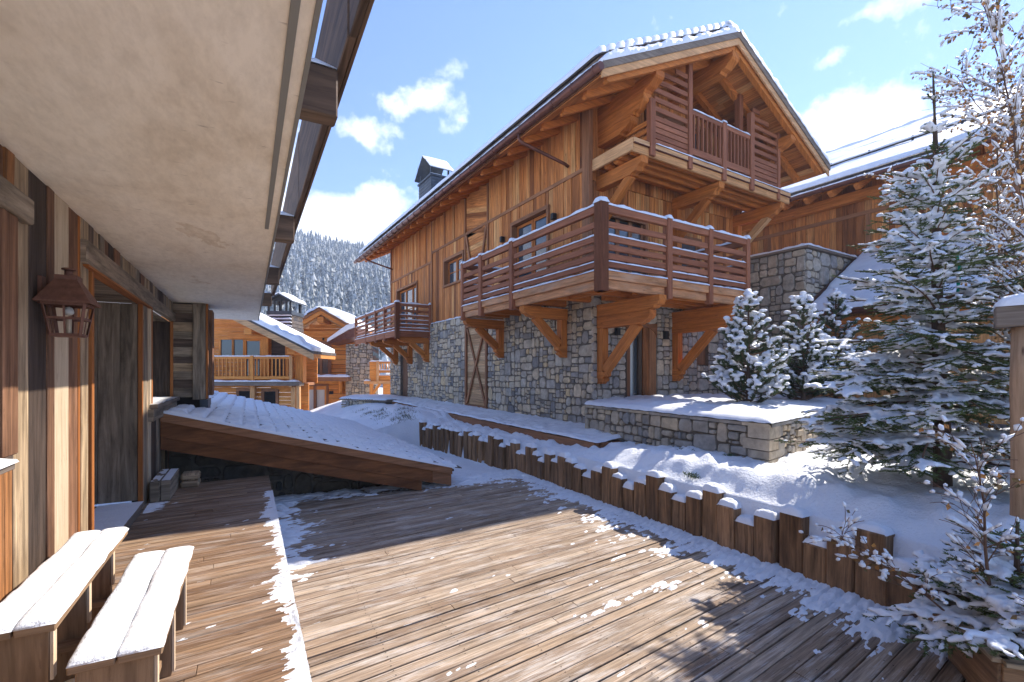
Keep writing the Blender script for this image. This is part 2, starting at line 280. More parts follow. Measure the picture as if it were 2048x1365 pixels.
# ------------------------------------------------------------------ mesh helpers
class MB:
    def __init__(s): s.v = []; s.f = []; s.uv = []; s.sm = []
    def poly(s, pts, uvs=None, smooth=False):
        i = len(s.v); s.v += [tuple(p) for p in pts]; s.f.append(tuple(range(i, i+len(pts))))
        s.uv += list(uvs) if uvs else [(0, 0)]*len(pts); s.sm.append(smooth)
    def raw(s, vs, fs, uvf=None, smooth=False):
        i = len(s.v); s.v += [tuple(p) for p in vs]
        for f in fs:
            s.f.append(tuple(i+k for k in f)); s.sm.append(smooth)
            for k in f: s.uv.append(uvf(vs[k]) if uvf else (0, 0))
    def box(s, x0, x1, y0, y1, z0, z1, axis=None, ch=0.0, M=None, jit=0.0):
        d = (x1-x0, y1-y0, z1-z0)
        if axis is None: axis = max(range(3), key=lambda i: abs(d[i]))
        lo = (x0, y0, z0); hi = (x1, y1, z1); vs = []; fs = []
        if ch <= 0:
            for i in (0, 1):
                for j in (0, 1):
                    for k in (0, 1): vs.append([(lo, hi)[i][0], (lo, hi)[j][1], (lo, hi)[k][2]])
            fs = [(0, 1, 3, 2), (4, 6, 7, 5), (0, 4, 5, 1), (2, 3, 7, 6), (0, 2, 6, 4), (1, 5, 7, 3)]
            if jit:
                for q in vs:
                    for k in range(3):
                        if k != axis: q[k] += random.uniform(-jit, jit)
        else:
            idx = {}
            for i in (0, 1):
                for j in (0, 1):
                    for k in (0, 1):
                        jt = [random.uniform(-jit, jit) if (jit and n != axis) else 0 for n in range(3)]
                        for a in range(3):
                            q = [(lo, hi)[(i, j, k)[n]][n] + jt[n] for n in range(3)]
                            for n in range(3):
                                if n != a: q[n] += ch if (i, j, k)[n] == 0 else -ch
                            idx[(i, j, k, a)] = len(vs); vs.append(q)
            for a in range(3):
                b1, b2 = [(1, 2), (2, 0), (0, 1)][a]
                for sd in (0, 1):
                    f = []
                    for (p, q) in ((0, 0), (1, 0), (1, 1), (0, 1)):
                        c = [0, 0, 0]; c[a] = sd; c[b1] = p; c[b2] = q; f.append(idx[(*c, a)])
                    fs.append(tuple(f) if sd else tuple(f[::-1]))
            for a in range(3):       # edges along axis a
                b1, b2 = [(1, 2), (2, 0), (0, 1)][a]
                for p in (0, 1):
                    for q in (0, 1):
                        c0 = [0, 0, 0]; c1 = [0, 0, 0]; c1[a] = 1
                        c0[b1] = c1[b1] = p; c0[b2] = c1[b2] = q
                        f = [idx[(*c0, b1)], idx[(*c1, b1)], idx[(*c1, b2)], idx[(*c0, b2)]]
                        fs.append(tuple(f) if (p != q) else tuple(f[::-1]))
            for i in (0, 1):
                for j in (0, 1):
                    for k in (0, 1):
                        f = (idx[(i, j, k, 0)], idx[(i, j, k, 1)], idx[(i, j, k, 2)])
                        fs.append(f if (i+j+k) % 2 else f[::-1])
        o = [n for n in range(3) if n != axis]
        base = len(s.v)
        for f in fs:
            p = [Vector(vs[k]) for k in f]
            nrm = (p[1]-p[0]).cross(p[2]-p[1]); n = max(range(3), key=lambda t: abs(nrm[t]))
            s.f.append(tuple(base+k for k in f)); s.sm.append(False)
            for q in p:
                if n == axis: s.uv.append((q[o[0]]*.25, q[o[1]]))
                else:
                    ot = [t for t in o if t != n]; ot = ot[0] if ot else o[0]
                    s.uv.append((q[axis], q[ot] + n*1.7))
        for q in vs: s.v.append(tuple(M @ Vector(q)) if M else tuple(q))
    def beam(s, p0, p1, w, h, up=(0, 0, 1), ch=0.0, jit=0.0):
        """box from p0 to p1 (centre line), w across, h along up"""
        p0 = Vector(p0); p1 = Vector(p1); d = p1-p0; L = d.length; x = d.normalized()
        up = Vector(up); y = up.cross(x).normalized(); z = x.cross(y)
        M = Matrix(((x.x, y.x, z.x, p0.x), (x.y, y.y, z.y, p0.y), (x.z, y.z, z.z, p0.z), (0, 0, 0, 1)))
        s.box(0, L, -w/2, w/2, -h/2, h/2, 0, ch, M, jit)
    def prism(s, pts, o, ax, ay, az, depth, ulen=0):
        """polygon pts in (ax, ay) at o, extruded along az by depth"""
        o = Vector(o); ax = Vector(ax); ay = Vector(ay); az = Vector(az)
        if ax.cross(ay).dot(az) < 0: pts = pts[::-1]
        n = len(pts); i0 = len(s.v)
        s.v += [tuple(o+ax*p[0]+ay*p[1]) for p in pts]; s.v += [tuple(o+ax*p[0]+ay*p[1]+az*depth) for p in pts]
        s.f.append(tuple(i0+i for i in range(n))[::-1]); s.uv += [(p[0], p[1]) for p in pts[::-1]]; s.sm.append(False)
        s.f.append(tuple(i0+n+i for i in range(n))); s.uv += [(p[0], p[1]+3.3) for p in pts]; s.sm.append(False)
        for i in range(n):
            j = (i+1) % n; s.f.append((i0+i, i0+j, i0+n+j, i0+n+i)); s.sm.append(False)
            s.uv += [(pts[i][0], pts[i][1]), (pts[j][0], pts[j][1]), (pts[j][0], pts[j][1]+depth), (pts[i][0], pts[i][1]+depth)]
    def tube(s, pts, rad, seg=8, smooth=True, caps=True):
        pts = [Vector(p) for p in pts]; rings = []; i0 = len(s.v); n = len(pts); ln = 0; us = []
        for i, p in enumerate(pts):
            t = (pts[min(i+1, n-1)]-pts[max(i-1, 0)]).normalized()
            a = t.cross(Vector((0, 0, 1))); a = a.normalized() if a.length > .05 else t.cross(Vector((0, 1, 0))).normalized()
            b = t.cross(a); r = rad[i] if isinstance(rad, (list, tuple)) else rad
            if i: ln += (p-pts[i-1]).length
            us.append(ln)
            for k in range(seg):
                an = 2*math.pi*k/seg; s.v.append(tuple(p+(a*math.cos(an)+b*math.sin(an))*r))
        for i in range(n-1):
            for k in range(seg):
                k2 = (k+1) % seg
                s.f.append((i0+i*seg+k, i0+(i+1)*seg+k, i0+(i+1)*seg+k2, i0+i*seg+k2)); s.sm.append(smooth)
                s.uv += [(us[i], k*.05), (us[i+1], k*.05), (us[i+1], k*.05+.05), (us[i], k*.05+.05)]
        if caps:
            for i, rev in ((0, False), (n-1, True)):
                f = [i0+i*seg+k for k in range(seg)]
                if rev: f = f[::-1]
                s.f.append(tuple(f)); s.sm.append(False); s.uv += [(0, 0)]*seg
    def blob(s, c, rx, ry, rz, seg=6, rings=4, rot=0, jit=.12, tilt=None):
        c = Vector(c); i0 = len(s.v); ca, sa = math.cos(rot), math.sin(rot)
        for i in range(rings+1):
            ph = math.pi*i/rings
            for k in range(seg if 0 < i < rings else 1):
                th = 2*math.pi*k/seg; j = 1+random.uniform(-jit, jit)
                q = Vector((math.sin(ph)*math.cos(th)*rx*j, math.sin(ph)*math.sin(th)*ry*j, math.cos(ph)*rz*(j if math.cos(ph) > 0 else j*.55)))
                if tilt: q.z += q.x*tilt
                s.v.append((c.x+q.x*ca-q.y*sa, c.y+q.x*sa+q.y*ca, c.z+q.z))
        def id_(i, k): return i0 if i == 0 else (i0+1+(rings-1)*seg if i == rings else i0+1+(i-1)*seg+k % seg)
        for i in range(rings):
            for k in range(seg):
                a, b, c2, d2 = id_(i, k), id_(i+1, k), id_(i+1, k+1), id_(i, k+1)
                f = (a, b, c2) if i == 0 else ((a, b, d2) if i == rings-1 else (a, b, c2, d2))
                s.f.append(f); s.sm.append(True); s.uv += [(0, 0)]*len(f)
    def mesh(s, name, mat, center=True):
        if center and s.v:
            xs, ys, zs = zip(*s.v); c = Vector(((min(xs)+max(xs))/2, (min(ys)+max(ys))/2, min(zs)))
        else: c = Vector((0, 0, 0))
        me = bpy.data.meshes.new(name)
        me.from_pydata([(a-c.x, b-c.y, d_-c.z) for a, b, d_ in s.v], [], s.f)
        uvl = me.uv_layers.new(name='UVMap'); flatuv = [t for p in s.uv for t in p]; uvl.data.foreach_set('uv', flatuv)
        me.polygons.foreach_set('use_smooth', s.sm); me.materials.append(MT[mat] if isinstance(mat, str) else mat)
        me.update(); return me, c

CH_ANG = R(2.77)
F_W = Matrix.Identity(4)
F_C = Matrix.Translation((6.69, 8.38, 0)) @ Matrix.Rotation(CH_ANG, 4, 'Z')
F_F = Matrix.Rotation(R(-YAW), 4, 'Z')
FO = {}
def props(o, label=None, cat=None, group=None, kind=None):
    if label: o['label'] = label
    if cat: o['category'] = cat
    if group: o['group'] = group
    if kind: o['kind'] = kind
    return o
def root(name, label, cat, loc, frame=F_W, group=None, kind=None):
    o = bpy.data.objects.new(name, None); COL.objects.link(o); o.empty_display_size = .2
    o.matrix_world = frame @ Matrix.Translation(loc); FO[o.name] = Vector(loc)
    return props(o, label, cat, group, kind)
def build(mb, name, mat, parent=None, frame=F_W, label=None, cat=None, group=None, kind=None):
    me, c = mb.mesh(name, mat); o = bpy.data.objects.new(name, me); COL.objects.link(o)
    if parent: o.parent = parent; o.location = c - FO[parent.name]
    else: o.matrix_world = frame @ Matrix.Translation(c)
    FO[o.name] = c
    return props(o, label, cat, group, kind)
def inst(me, name, parent, loc, rotz=0, scale=(1, 1, 1), rot=None):
    o = bpy.data.objects.new(name, me); COL.objects.link(o)
    if parent: o.parent = parent; o.location = Vector(loc) - FO[parent.name]
    else: o.location = loc
    o.rotation_euler = rot if rot else (0, 0, rotz); o.scale = scale; FO[o.name] = Vector(loc); return o
def bx(parent, name, mat, *a, **k):
    m = MB(); m.box(*a, **k); return build(m, name, mat, parent)
def bm_(parent, name, mat, *a, **k):
    m = MB(); m.beam(*a, **k); return build(m, name, mat, parent)
def nz(x, y, z=0.0): return noise.noise(Vector((x, y, z)))
def fbm(x, y, z=0.0, o=4):
    t = 0; a = 1; f = 1
    for _ in range(o): t += a*noise.noise(Vector((x*f, y*f, z+f))); a *= .5; f *= 2.1
    return t
def snow_strip(mb, p0, p1, w, h, step=.09, seg=5, over=.012, seed=0.0, up=(0, 0, 1)):
    """rounded, lumpy strip of snow lying on the line p0-p1"""
    p0 = Vector(p0); p1 = Vector(p1); d = p1-p0; L = d.length
    if L < .02: return
    x = d/L; y = Vector(up).cross(x).normalized(); z = Vector(up); n = max(2, int(L/step))
    i0 = len(mb.v); sd = seed+p0.x*3.1+p0.y*1.7+p0.z
    prof = []
    for k in range(seg+1):
        a = math.pi*k/seg; cx = -math.cos(a); prof.append((math.copysign(abs(cx)**.55, cx), math.sin(a)**.6))
    for i in range(n+1):
        t = L*i/n; q = p0+x*t
        e = min(1, min(i, n-i)*step/(.05)+.25); e = math.sin(e*math.pi/2)
        hh = h*e*(1+.55*nz(t*3.3+sd, sd)+.3*nz(t*11, sd+5)); ww = (w/2+over)*(1+.10*nz(t*6+sd*2, 3.3)+.05*nz(t*17, sd))
        for (a, b) in prof: mb.v.append(tuple(q+y*a*ww+z*(b*hh-.004)))
    m = seg+1
    for i in range(n):
        for k in range(seg):
            a = i0+i*m+k; mb.f.append((a, a+m, a+m+1, a+1)); mb.sm.append(True); mb.uv += [(0, 0)]*4
    for i, rev in ((0, True), (n, False)):
        f = [i0+i*m+k for k in range(m)]; mb.f.append(tuple(f if rev else f[::-1])); mb.sm.append(True); mb.uv += [(0, 0)]*m
def grid(mb, fn, us, vs, smooth=True, keep=None):
    """fn(u,v)->(x,y,z); keeps quads where keep(u,v) at any corner"""
    pts = {}; i0 = len(mb.v); nu, nv = len(us), len(vs); K = {}
    for i, u in enumerate(us):
        for j, v in enumerate(vs):
            if keep: K[(i, j)] = keep(u, v)
    def vid(i, j):
        if (i, j) not in pts: pts[(i, j)] = len(mb.v); mb.v.append(tuple(fn(us[i], vs[j])))
        return pts[(i, j)]
    for i in range(nu-1):
        for j in range(nv-1):
            if keep and not (K[(i, j)] or K[(i+1, j)] or K[(i, j+1)] or K[(i+1, j+1)]): continue
            f = (vid(i, j), vid(i+1, j), vid(i+1, j+1), vid(i, j+1)); mb.f.append(f); mb.sm.append(smooth)
            mb.uv += [(us[i], vs[j]), (us[i+1], vs[j]), (us[i+1], vs[j+1]), (us[i], vs[j+1])]
def lin(a, b, st):
    n = max(1, int(round((b-a)/st))); return [a+(b-a)*i/n for i in range(n+1)]

# stones: guillotine split of wall rectangles into rubble ashlar
def split(r, target, out):
    a0, a1, b0, b1 = r; w, h = a1-a0, b1-b0
    t = target*random.choice([.3, .5, .8, 1.2, 1.9, 3.0])
    if w*h < t and w/h < 3.2 and h/w < 1.8 or w*h < target*.16: out.append(r); return
    k = random.uniform(.3, .7)
    if w > h*1.15: c = a0+w*k; split((a0, c, b0, b1), target, out); split((c, a1, b0, b1), target, out)
    else: c = b0+h*k; split((a0, a1, b0, c), target, out); split((a0, a1, c, b1), target, out)
def stone_mb(mb, r, o, ax, ay, an, depth=.05, gap=.012):
    """one stone; wall coordinates (a,b) -> o+ax*a+ay*b, outward normal an"""
    a0, a1, b0, b1 = r; w, h = a1-a0, b1-b0; g = gap*random.uniform(.7, 1.5); q = min(w, h)
    c = q*random.uniform(.10, .32)
    def jt(s=.10): return random.uniform(-s, s)*q
    pts = [(a0+g+c, b0+g), (a1-g-c*random.uniform(.5, 1.3), b0+g+abs(jt())), (a1-g, b0+g+c), (a1-g-abs(jt()), b1-g-c), (a1-g-c, b1-g-abs(jt())), (a0+g+c*random.uniform(.5, 1.3), b1-g), (a0+g+abs(jt()), b1-g-c), (a0+g, b0+g+c)]
    ca, cb = (a0+a1)/2, (b0+b1)/2; dp = depth*random.uniform(.55, 1.25); k = 1-min(.22, .02/q*1.4)
    P = lambda a, b, d_: Vector(o)+Vector(ax)*a+Vector(ay)*b+Vector(an)*d_
    A = [P(a, b, -.02) for a, b in pts]; tl = random.uniform(-.08, .08)
    B = [P(a, b, dp*.72) for a, b in pts]
    C = [P(ca+(a-ca)*k, cb+(b-cb)*k, dp+(a-ca)*tl) for a, b in pts]
    flip = Vector(ax).cross(Vector(ay)).dot(Vector(an)) < 0
    i0 = len(mb.v); mb.v += [tuple(p) for p in A+B+C]
    def F(f):
        if flip: f = f[::-1]
        mb.f.append(tuple(i0+i for i in f)); mb.sm.append(False); mb.uv += [(0, 0)]*len(f)
    for i in range(8):
        j = (i+1) % 8; F([i, j, 8+j, 8+i]); F([8+i, 8+j, 16+j, 16+i])
    F([16+i for i in range(8)])
def stone_wall(parent, rects, o, ax, ay, an, target, mat='stone', limit=300, depth=.05, key=None, gap=.012, name='stone'):
    out = []
    for r in rects: split(r, target, out)
    if key: out.sort(key=key)
    else: out.sort(key=lambda r: -(r[1]-r[0])*(r[3]-r[2]))
    for r in out[:limit]:
        m = MB(); stone_mb(m, r, o, ax, ay, an, depth, gap); build(m, name, mat, parent)
    if len(out) > limit:
        m = MB()
        for r in out[limit:]: stone_mb(m, r, o, ax, ay, an, depth, gap)
        build(m, 'far_stones', mat, parent, kind='stuff')
    return out
# ================================================================== SETTING: ground, hill, forest
def sst(a, b, x):
    t = min(1, max(0, (x-a)/(b-a))); return t*t*(3-2*t)
CB = (math.cos(CH_ANG), math.sin(CH_ANG))
def to_ch(X, Y): return ((X-6.69)*CB[0]+(Y-8.38)*CB[1], -(X-6.69)*CB[1]+(Y-8.38)*CB[0])
def from_ch(x, y): return (6.69+x*CB[0]-y*CB[1], 8.38+x*CB[1]+y*CB[0])
def fence_x(Y): return 5.08 if Y < 9.2 else 5.08-.135*(Y-9.2)
def gz(X, Y):
    x, y = to_ch(X, Y)
    kf = sst(5.2, 7.6, Y); am = .27*(1-kf)+.08*kf; wd = .5+.6*kf
    z = .10 + am*sst(fence_x(Y)+.02, fence_x(Y)+wd, X)
    if Y > 13.0:
        zb = .37 - .34*max(0, -1.9-x) - .015*max(0, Y-16)
        k = sst(13.0, 14.2, Y); z = z*(1-k)+zb*k
        if Y > 24.5: z -= 2.0*sst(24.5, 31, Y)
        z = max(z, -1.15)
    if Y < 13.6 and X < fence_x(Y):
        z = -.8 if (Y < 9.0) else -.56
        if X < 3.3: z = -.8
    if Y < -.5 and X < 5.05: z = -.8
    return z
def ground_pt(X, Y):
    z = gz(X, Y)
    if z > -.5 and 4.9 < X < 14 and -2 < Y < 30:
        w = sst(0, .4, X-fence_x(Y))
        z += w*(.055*fbm(X*1.1, Y*1.1, 3) + .06*max(-.3, nz(X*3.9, Y*3.9, 7)) + .040*nz(X*8, Y*8, 1) + .016*nz(X*18, Y*18))
    elif z > -1.1: z += .05*fbm(X*1.2, Y*1.2, 3)
    return (X, Y, z)
xs = [-300, -120, -50, -20, -8, -3, 0, 1.5] + lin(2.6, 4.4, .12) + lin(4.5, 4.94, .11) + lin(4.97, 5.12, .05) + lin(5.18, 9.2, .052) + lin(9.35, 13, .2) + [15, 20, 30, 60, 150, 350]
ys = [-300, -80, -20, -6, -3] + lin(-2, 0, .2) + lin(.07, 7.5, .058) + lin(7.6, 13.6, .09) + lin(13.8, 25, .28) + [26, 27, 28, 29, 30, 31, 33, 36, 45, 60, 90]
m = MB(); grid(m, ground_pt, xs, ys); g = build(m, 'snowy_ground', 'ground', kind='structure')

def hill_h(r, az):
    k = sst(70, 430, r)
    return -1.2 + k*(96+6*nz(az*3.3, 1.5)+3*nz(az*9, 4)) * (1+.03*nz(r*.02, az*6))
def hill_pt(r, az):
    return (r*math.sin(az), r*math.cos(az), hill_h(r, az))
m = MB(); grid(m, lambda a, r: hill_pt(r, a), [R(q) for q in lin(-60, 75, 2.2)], lin(66, 470, 12)+[520, 560])
build(m, 'wooded_hill', 'ground', kind='structure')

def conifer_cones(vs, fs, x, y, z, h, rad, seg, tiers):
    for t in range(tiers):
        f0 = t/tiers; zb = z+h*(.08+.92*f0*.95); zt = z+h*min(1, f0+1.45/tiers)
        rr = rad*(1-f0)**.9
        i0 = len(vs); a0 = random.random()*6
        for k in range(seg):
            a = a0+2*math.pi*k/seg; r2 = rr*random.uniform(.55, 1.25)
            vs.append((x+math.cos(a)*r2, y+math.sin(a)*r2, zb-random.uniform(0, .06)*h))
        vs.append((x, y, zt))
        for k in range(seg): fs.append((i0+k, i0+(k+1) % seg, i0+seg))
vs, fs = [], []
rng = random.Random(5)
r = 84.0
while r < 452:
    st = 3.3+r*.0032; az = R(-9); daz = st/r
    while az < R(34):
        if not (R(17) < az and rng.random() < .45):
            rr = r+rng.uniform(-.6, .6)*st; aa = az+rng.uniform(-.5, .5)*daz
            x, y, z = hill_pt(rr, aa); h = rng.uniform(6.5, 13)*(.75 if r < 120 else 1)
            conifer_cones(vs, fs, x, y, z-.4, h, h*rng.uniform(.16, .26), 7, 5 if r < 260 else 4)
        az += daz
    r += st*.9
m = MB(); m.v = vs; m.f = fs; m.uv = [(0, 0)]*(3*len(fs)); m.sm = [False]*len(fs)
build(m, 'snowy_conifer_forest', 'forest', kind='stuff')

# ================================================================== DECKS
DS = .12          # decking slope of the boards relative to the world X axis
LOWZ = -.52; RIS = .28
def deck_plank(parent, xa, xb, c0, c1, top, th, mat):
    m = MB(); ch = .004
    q = [(xa, DS*xa+c0), (xb, DS*xb+c0), (xb, DS*xb+c1), (xa, DS*xa+c1)]
    dz = random.uniform(-.002, .002)
    vs = [(x, y, top-th) for x, y in q]+[(x, y, top+dz-ch) for x, y in q]
    q2 = [(xa+ch*.5, DS*xa+c0+ch), (xb-ch*.5, DS*xb+c0+ch), (xb-ch*.5, DS*xb+c1-ch), (xa+ch*.5, DS*xa+c1-ch)]
    vs += [(x, y, top+dz) for x, y in q2]
    F = [(8, 9, 10, 11)]
    for i in range(4):
        j = (i+1) % 4; F += [(i, j, 4+j, 4+i), (4+i, 4+j, 8+j, 8+i)]
    m.raw(vs, F, lambda p: (p[0], p[1]-DS*p[0])); return build(m, 'plank', mat, parent)
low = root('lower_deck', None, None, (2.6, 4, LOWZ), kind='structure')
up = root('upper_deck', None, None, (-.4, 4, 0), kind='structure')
c = -.62; k = 0
while c < 9.2:
    w = .122; g = random.choice([.007, .008, .010, .007, .024])
    x1 = 5.0; ymax = 8.93
    if c + DS*RIS < ymax:
        xe = min(x1, (ymax-c-w)/DS) if c+w+DS*x1 > ymax else x1
        if xe > RIS+.4:
            cuts = [RIS]
            if random.random() < .6: cuts.append(random.uniform(RIS+.8, xe-.5) if xe-RIS > 1.6 else xe)
            cuts.append(xe); cuts = sorted(set(cuts))
            for a, b in zip(cuts, cuts[1:]):
                deck_plank(low, a+(.002 if a > RIS else 0), b-.002, c+g/2, c+w-g/2, LOWZ, .03, 'deck')
    c += w; k += 1
c = -1.0
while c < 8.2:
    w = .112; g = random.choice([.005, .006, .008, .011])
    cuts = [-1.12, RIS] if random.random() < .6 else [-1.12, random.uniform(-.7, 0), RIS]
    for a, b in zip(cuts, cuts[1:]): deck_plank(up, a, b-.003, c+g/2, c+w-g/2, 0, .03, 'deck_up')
    c += w
bx(low, 'underfloor', 'dark', RIS, 5.0, -1.0, 8.9, LOWZ-.2, LOWZ-.045)
bx(up, 'underfloor', 'dark', -1.12, RIS-.03, -1.0, 8.2, -.2, -.045)
bx(up, 'riser_board', 'deck_up', RIS-.028, RIS-.004, -1.0, 8.25, -.50, -.034)

# nails: two per board on each joist line
m = MB()
def nail(x, y, z, r=.0055):
    i0 = len(m.v); m.v += [(x+r*math.cos(a), y+r*math.sin(a), z) for a in (0, 1.257, 2.513, 3.77, 5.027)]
    m.f.append(tuple(i0+i for i in range(5))); m.uv += [(0, 0)]*5; m.sm.append(False)
c = -.62
while c < 7.5:
    for X in lin(RIS+.1, 4.6, .52):
        for dc in (.03, .09):
            if random.random() < .85: nail(X+random.uniform(-.012, .012), c+dc+DS*X, LOWZ+.003)
    c += .122
build(m, 'nail_heads', 'dark', low, kind='stuff')

# snow lying in patches on the decks
def low_cov(X, Y, c):
    n = .95*fbm(X*1.5, c*4.5, 2)+.85*nz(X*7, c*20, 5)+.55*nz(X*15, c*32, 9)+.12*nz(X*34, c*60, 4)
    f = 0
    e = fence_x(Y)-.1
    f = max(f, 1.75*(1-(e-X)/(.62+.25*nz(Y*1.3, 8)+.30*sst(4.6, 2.2, Y))) if X < e+.2 else 1.6)
    f = max(f, .95*(1-(e-X)/(1.5)))*1.0                                  # loose scatter further in
    f = max(f, 1.5*(1-abs(8.75-Y)/(.55+.5*sst(1.8, 4, X))))            # along the cellar roof
    f = max(f, 1.25*(1-max(0, X-RIS)/(.85+.35*nz(Y*.9, 3)))*sst(4.9, 5.7, Y))    # against the riser, shaded part
    f = max(f, 1.5*(1-max(0, X-RIS)/(.24+.2*nz(Y*2.3, 3.9)+.06*nz(Y*9, 1)))*sst(3.9, 3.3, Y))    # against the riser, near
    f = max(f, .60*math.exp(-((c-3.0)/.16)**2)*sst(1.5, 3.2, X))              # wind line
    f = max(f, .42*sst(3.4, 1.3, Y)*sst(2.0, 3.4, X)); f = max(f, .10)
    f = max(f, .62*math.exp(-((X-1.2)**2/.4+(c-1.95)**2/.02)))
    f = max(f, 1.1*math.exp(-((X-1.75)**2+(Y-4.3)**2)/.006))
    return f + .66*n
def gapcut(c, w, o):
    q = abs(((c-o)/w+.5) % 1-.5)*w
    return .55*max(0, 1-q/.014)
m = MB()
def lowh(X, c): return low_cov(X, c+DS*X, c)-gapcut(c, .122, -.62)-.82
cache = {}
def lh(X, c):
    k = (round(X, 4), round(c, 4))
    if k not in cache:
        Y = c+DS*X
        cache[k] = -1 if (Y > 8.9 or Y < -.3) else lowh(X, c)
    return cache[k]
grid(m, lambda X, c: (X, c+DS*X, LOWZ-.004+min(.05, .055*max(0, lh(X, c))**.7)+.008*nz(X*26, c*40) if lh(X, c) > 0 else LOWZ-.002), lin(RIS+.004, 5.04, .025), lin(-.9, 8.9, .0145), keep=lambda X, c: lh(X, c) > 0)
build(m, 'snow_patches', 'snow', low, kind='stuff')
m = MB(); cache2 = {}
def uh(X, c):
    k = (round(X, 4), round(c, 4))
    if k not in cache2:
        Y = c+DS*X
        n = .9*fbm(X*1.9, c*6, 22)+.8*nz(X*9, c*24, 5)+.6*nz(X*24, c*44, 7)
        f = 1.25*(1-(RIS-X)/(.17+.14*nz(Y*1.4, 31)+.05*nz(Y*6, 3)))*sst(.8, 2.2, Y)*(1-.9*sst(6.9, 7.6, Y))
        f = max(f, 1.3*(1-(X+1.1)/.35)*math.exp(-((Y-7.0)/.35)**2))
        cache2[k] = -1 if Y > 8.2 else f+.6*n-gapcut(c, .112, -1.0)-.62
    return cache2[k]
grid(m, lambda X, c: (X, c+DS*X, -.004+min(.03, .003+.03*max(0, uh(X, c))) if uh(X, c) > 0 else -.002), lin(-1.05, RIS+.004, .025), lin(-.9, 8.2, .016), keep=lambda X, c: uh(X, c) > 0)
build(m, 'snow_patches', 'snow', up, kind='stuff')

# ================================================================== NEAR BUILDING (left)
WX = -1.1; CEIL = 2.76
nb = root('timber_chalet', 'near timber clad chalet with concrete soffit, reclaimed boards and recessed doorway', 'chalet', (-1.6, 5, 0))
def wallboard(y0, y1, z0, z1, mat, x=WX, th=.03, ch=.004):
    pr = random.uniform(0, .012); m = MB()
    m.box(x-.03, x+pr, y0+.003, y1-.003, z0, z1, 2, ch, None, .0035); return build(m, 'wall_board', mat, nb)
seq = [(-.6, .1, 'oldtan'), (.1, .45, 'oldred'), (.45, .8, 'oldgrey'), (.8, 1.05, 'oldorange'), (1.05, 1.35, 'olddark'), (1.35, 1.62, 'oldtan'), (1.62, 1.9, 'oldgrey'), (1.9, 2.15, 'oldred'),
       (2.15, 2.5, 'oldtan'), (2.5, 2.8, 'olddark'), (2.8, 3.12, 'oldgrey'), (3.12, 3.40, 'oldred'), (3.40, 3.50, 'oldorange'), (3.50, 3.71, 'oldtan'), (3.71, 3.98, 'olddark'), (3.98, 4.1, 'oldred'),
       (4.1, 4.37, 'oldcream'), (4.37, 4.61, 'oldred'), (4.61, 4.66, 'jamb'), (4.66, 4.84, 'oldtan')]
for y0, y1, mt in seq:
    if y1 < 3.6 and y1 > 3.1: wallboard(y0, y1, -.02, 1.13, 'oldorange' if mt == 'oldred' else mt); wallboard(y0, y1, 2.56, CEIL, mt)
    elif y0 < 3.1 and y1 > 2.4: wallboard(y0, y1, -.02, 1.13, mt); wallboard(y0, y1, 2.56, CEIL, mt)
    else: wallboard(y0, y1, -.02, CEIL, mt)
# lit lower ends of the two boards between window and lantern
y = 4.84
mats = ['olddark', 'oldgrey', 'oldtan', 'oldred', 'oldgrey', 'olddark', 'oldtan']
while y < 9.9:
    w = random.uniform(.13, .22)
    wallboard(y, min(y+w, 9.95), 2.60 if y < 7.45 else 2.58, CEIL, random.choice(mats)); y += w
for y0, y1, mt in [(7.03, 7.12, 'oldtan'), (7.12, 7.3, 'oldgrey'), (7.3, 7.42, 'oldtan'), (7.42, 7.6, 'oldcream')]: wallboard(y0, y1, -.02, 2.44, mt)
y = 7.6
while y < 9.9:
    w = random.uniform(.15, .22); wallboard(y, min(y+w, 9.95), -.4, 1.08, random.choice(mats)); y += w
bx(nb, 'backing_wall', 'dark', WX-.1, WX-.04, -1.0, 2.4, -.1, CEIL)
bx(nb, 'backing_wall', 'dark', WX-.1, WX-.04, 3.52, 4.84, -.1, CEIL)
bx(nb, 'backing_wall', 'dark', WX-.1, WX-.04, 7.05, 7.6, -.1, CEIL)
bx(nb, 'backing_wall', 'dark', WX-.1, WX-.04, 7.6, 9.95, -.6, 1.1)
bx(nb, 'backing_wall', 'dark', WX-.1, WX-.04, 4.84, 9.95, 2.56, CEIL)
# near window: casing, header, sill with snow, dark pane
wn = MB(); wn.box(WX-.05, WX+.035, 3.30, 3.47, 1.17, 2.42, 2, .006); wf = build(wn, 'window_frame', 'oldred', nb, label='weathered red-brown window casing')
bx(wf, 'header', 'oldgrey', WX-.05, WX+.055, 2.3, 3.62, 2.42, 2.56, 1, .008)
bx(wf, 'pane', 'glass', WX-.09, WX-.07, 2.45, 3.3, 1.17, 2.42)
bx(wf, 'sill', 'greyboard', WX-.05, WX+.11, 2.4, 3.19, 1.13, 1.17, 1, .004)
m = MB(); snow_strip(m, (WX+.035, 2.4, 1.168), (WX+.035, 3.2, 1.168), .15, .035); build(m, 'sill_snow', 'snow', wf)
# lintels
bx(nb, 'lintel_beam', 'oldgrey', WX-.04, WX+.045, 4.66, 7.48, 2.42, 2.60, 1, .008)
bx(nb, 'lintel_beam', 'oldgrey', WX-.04, WX+.04, 7.50, 9.9, 2.44, 2.58, 1, .008)
m = MB(); m.box(WX-.04, WX+.043, 4.7, 7.46, 2.400, 2.418, 1); build(m, 'lintel_edge', 'jamb', nb)
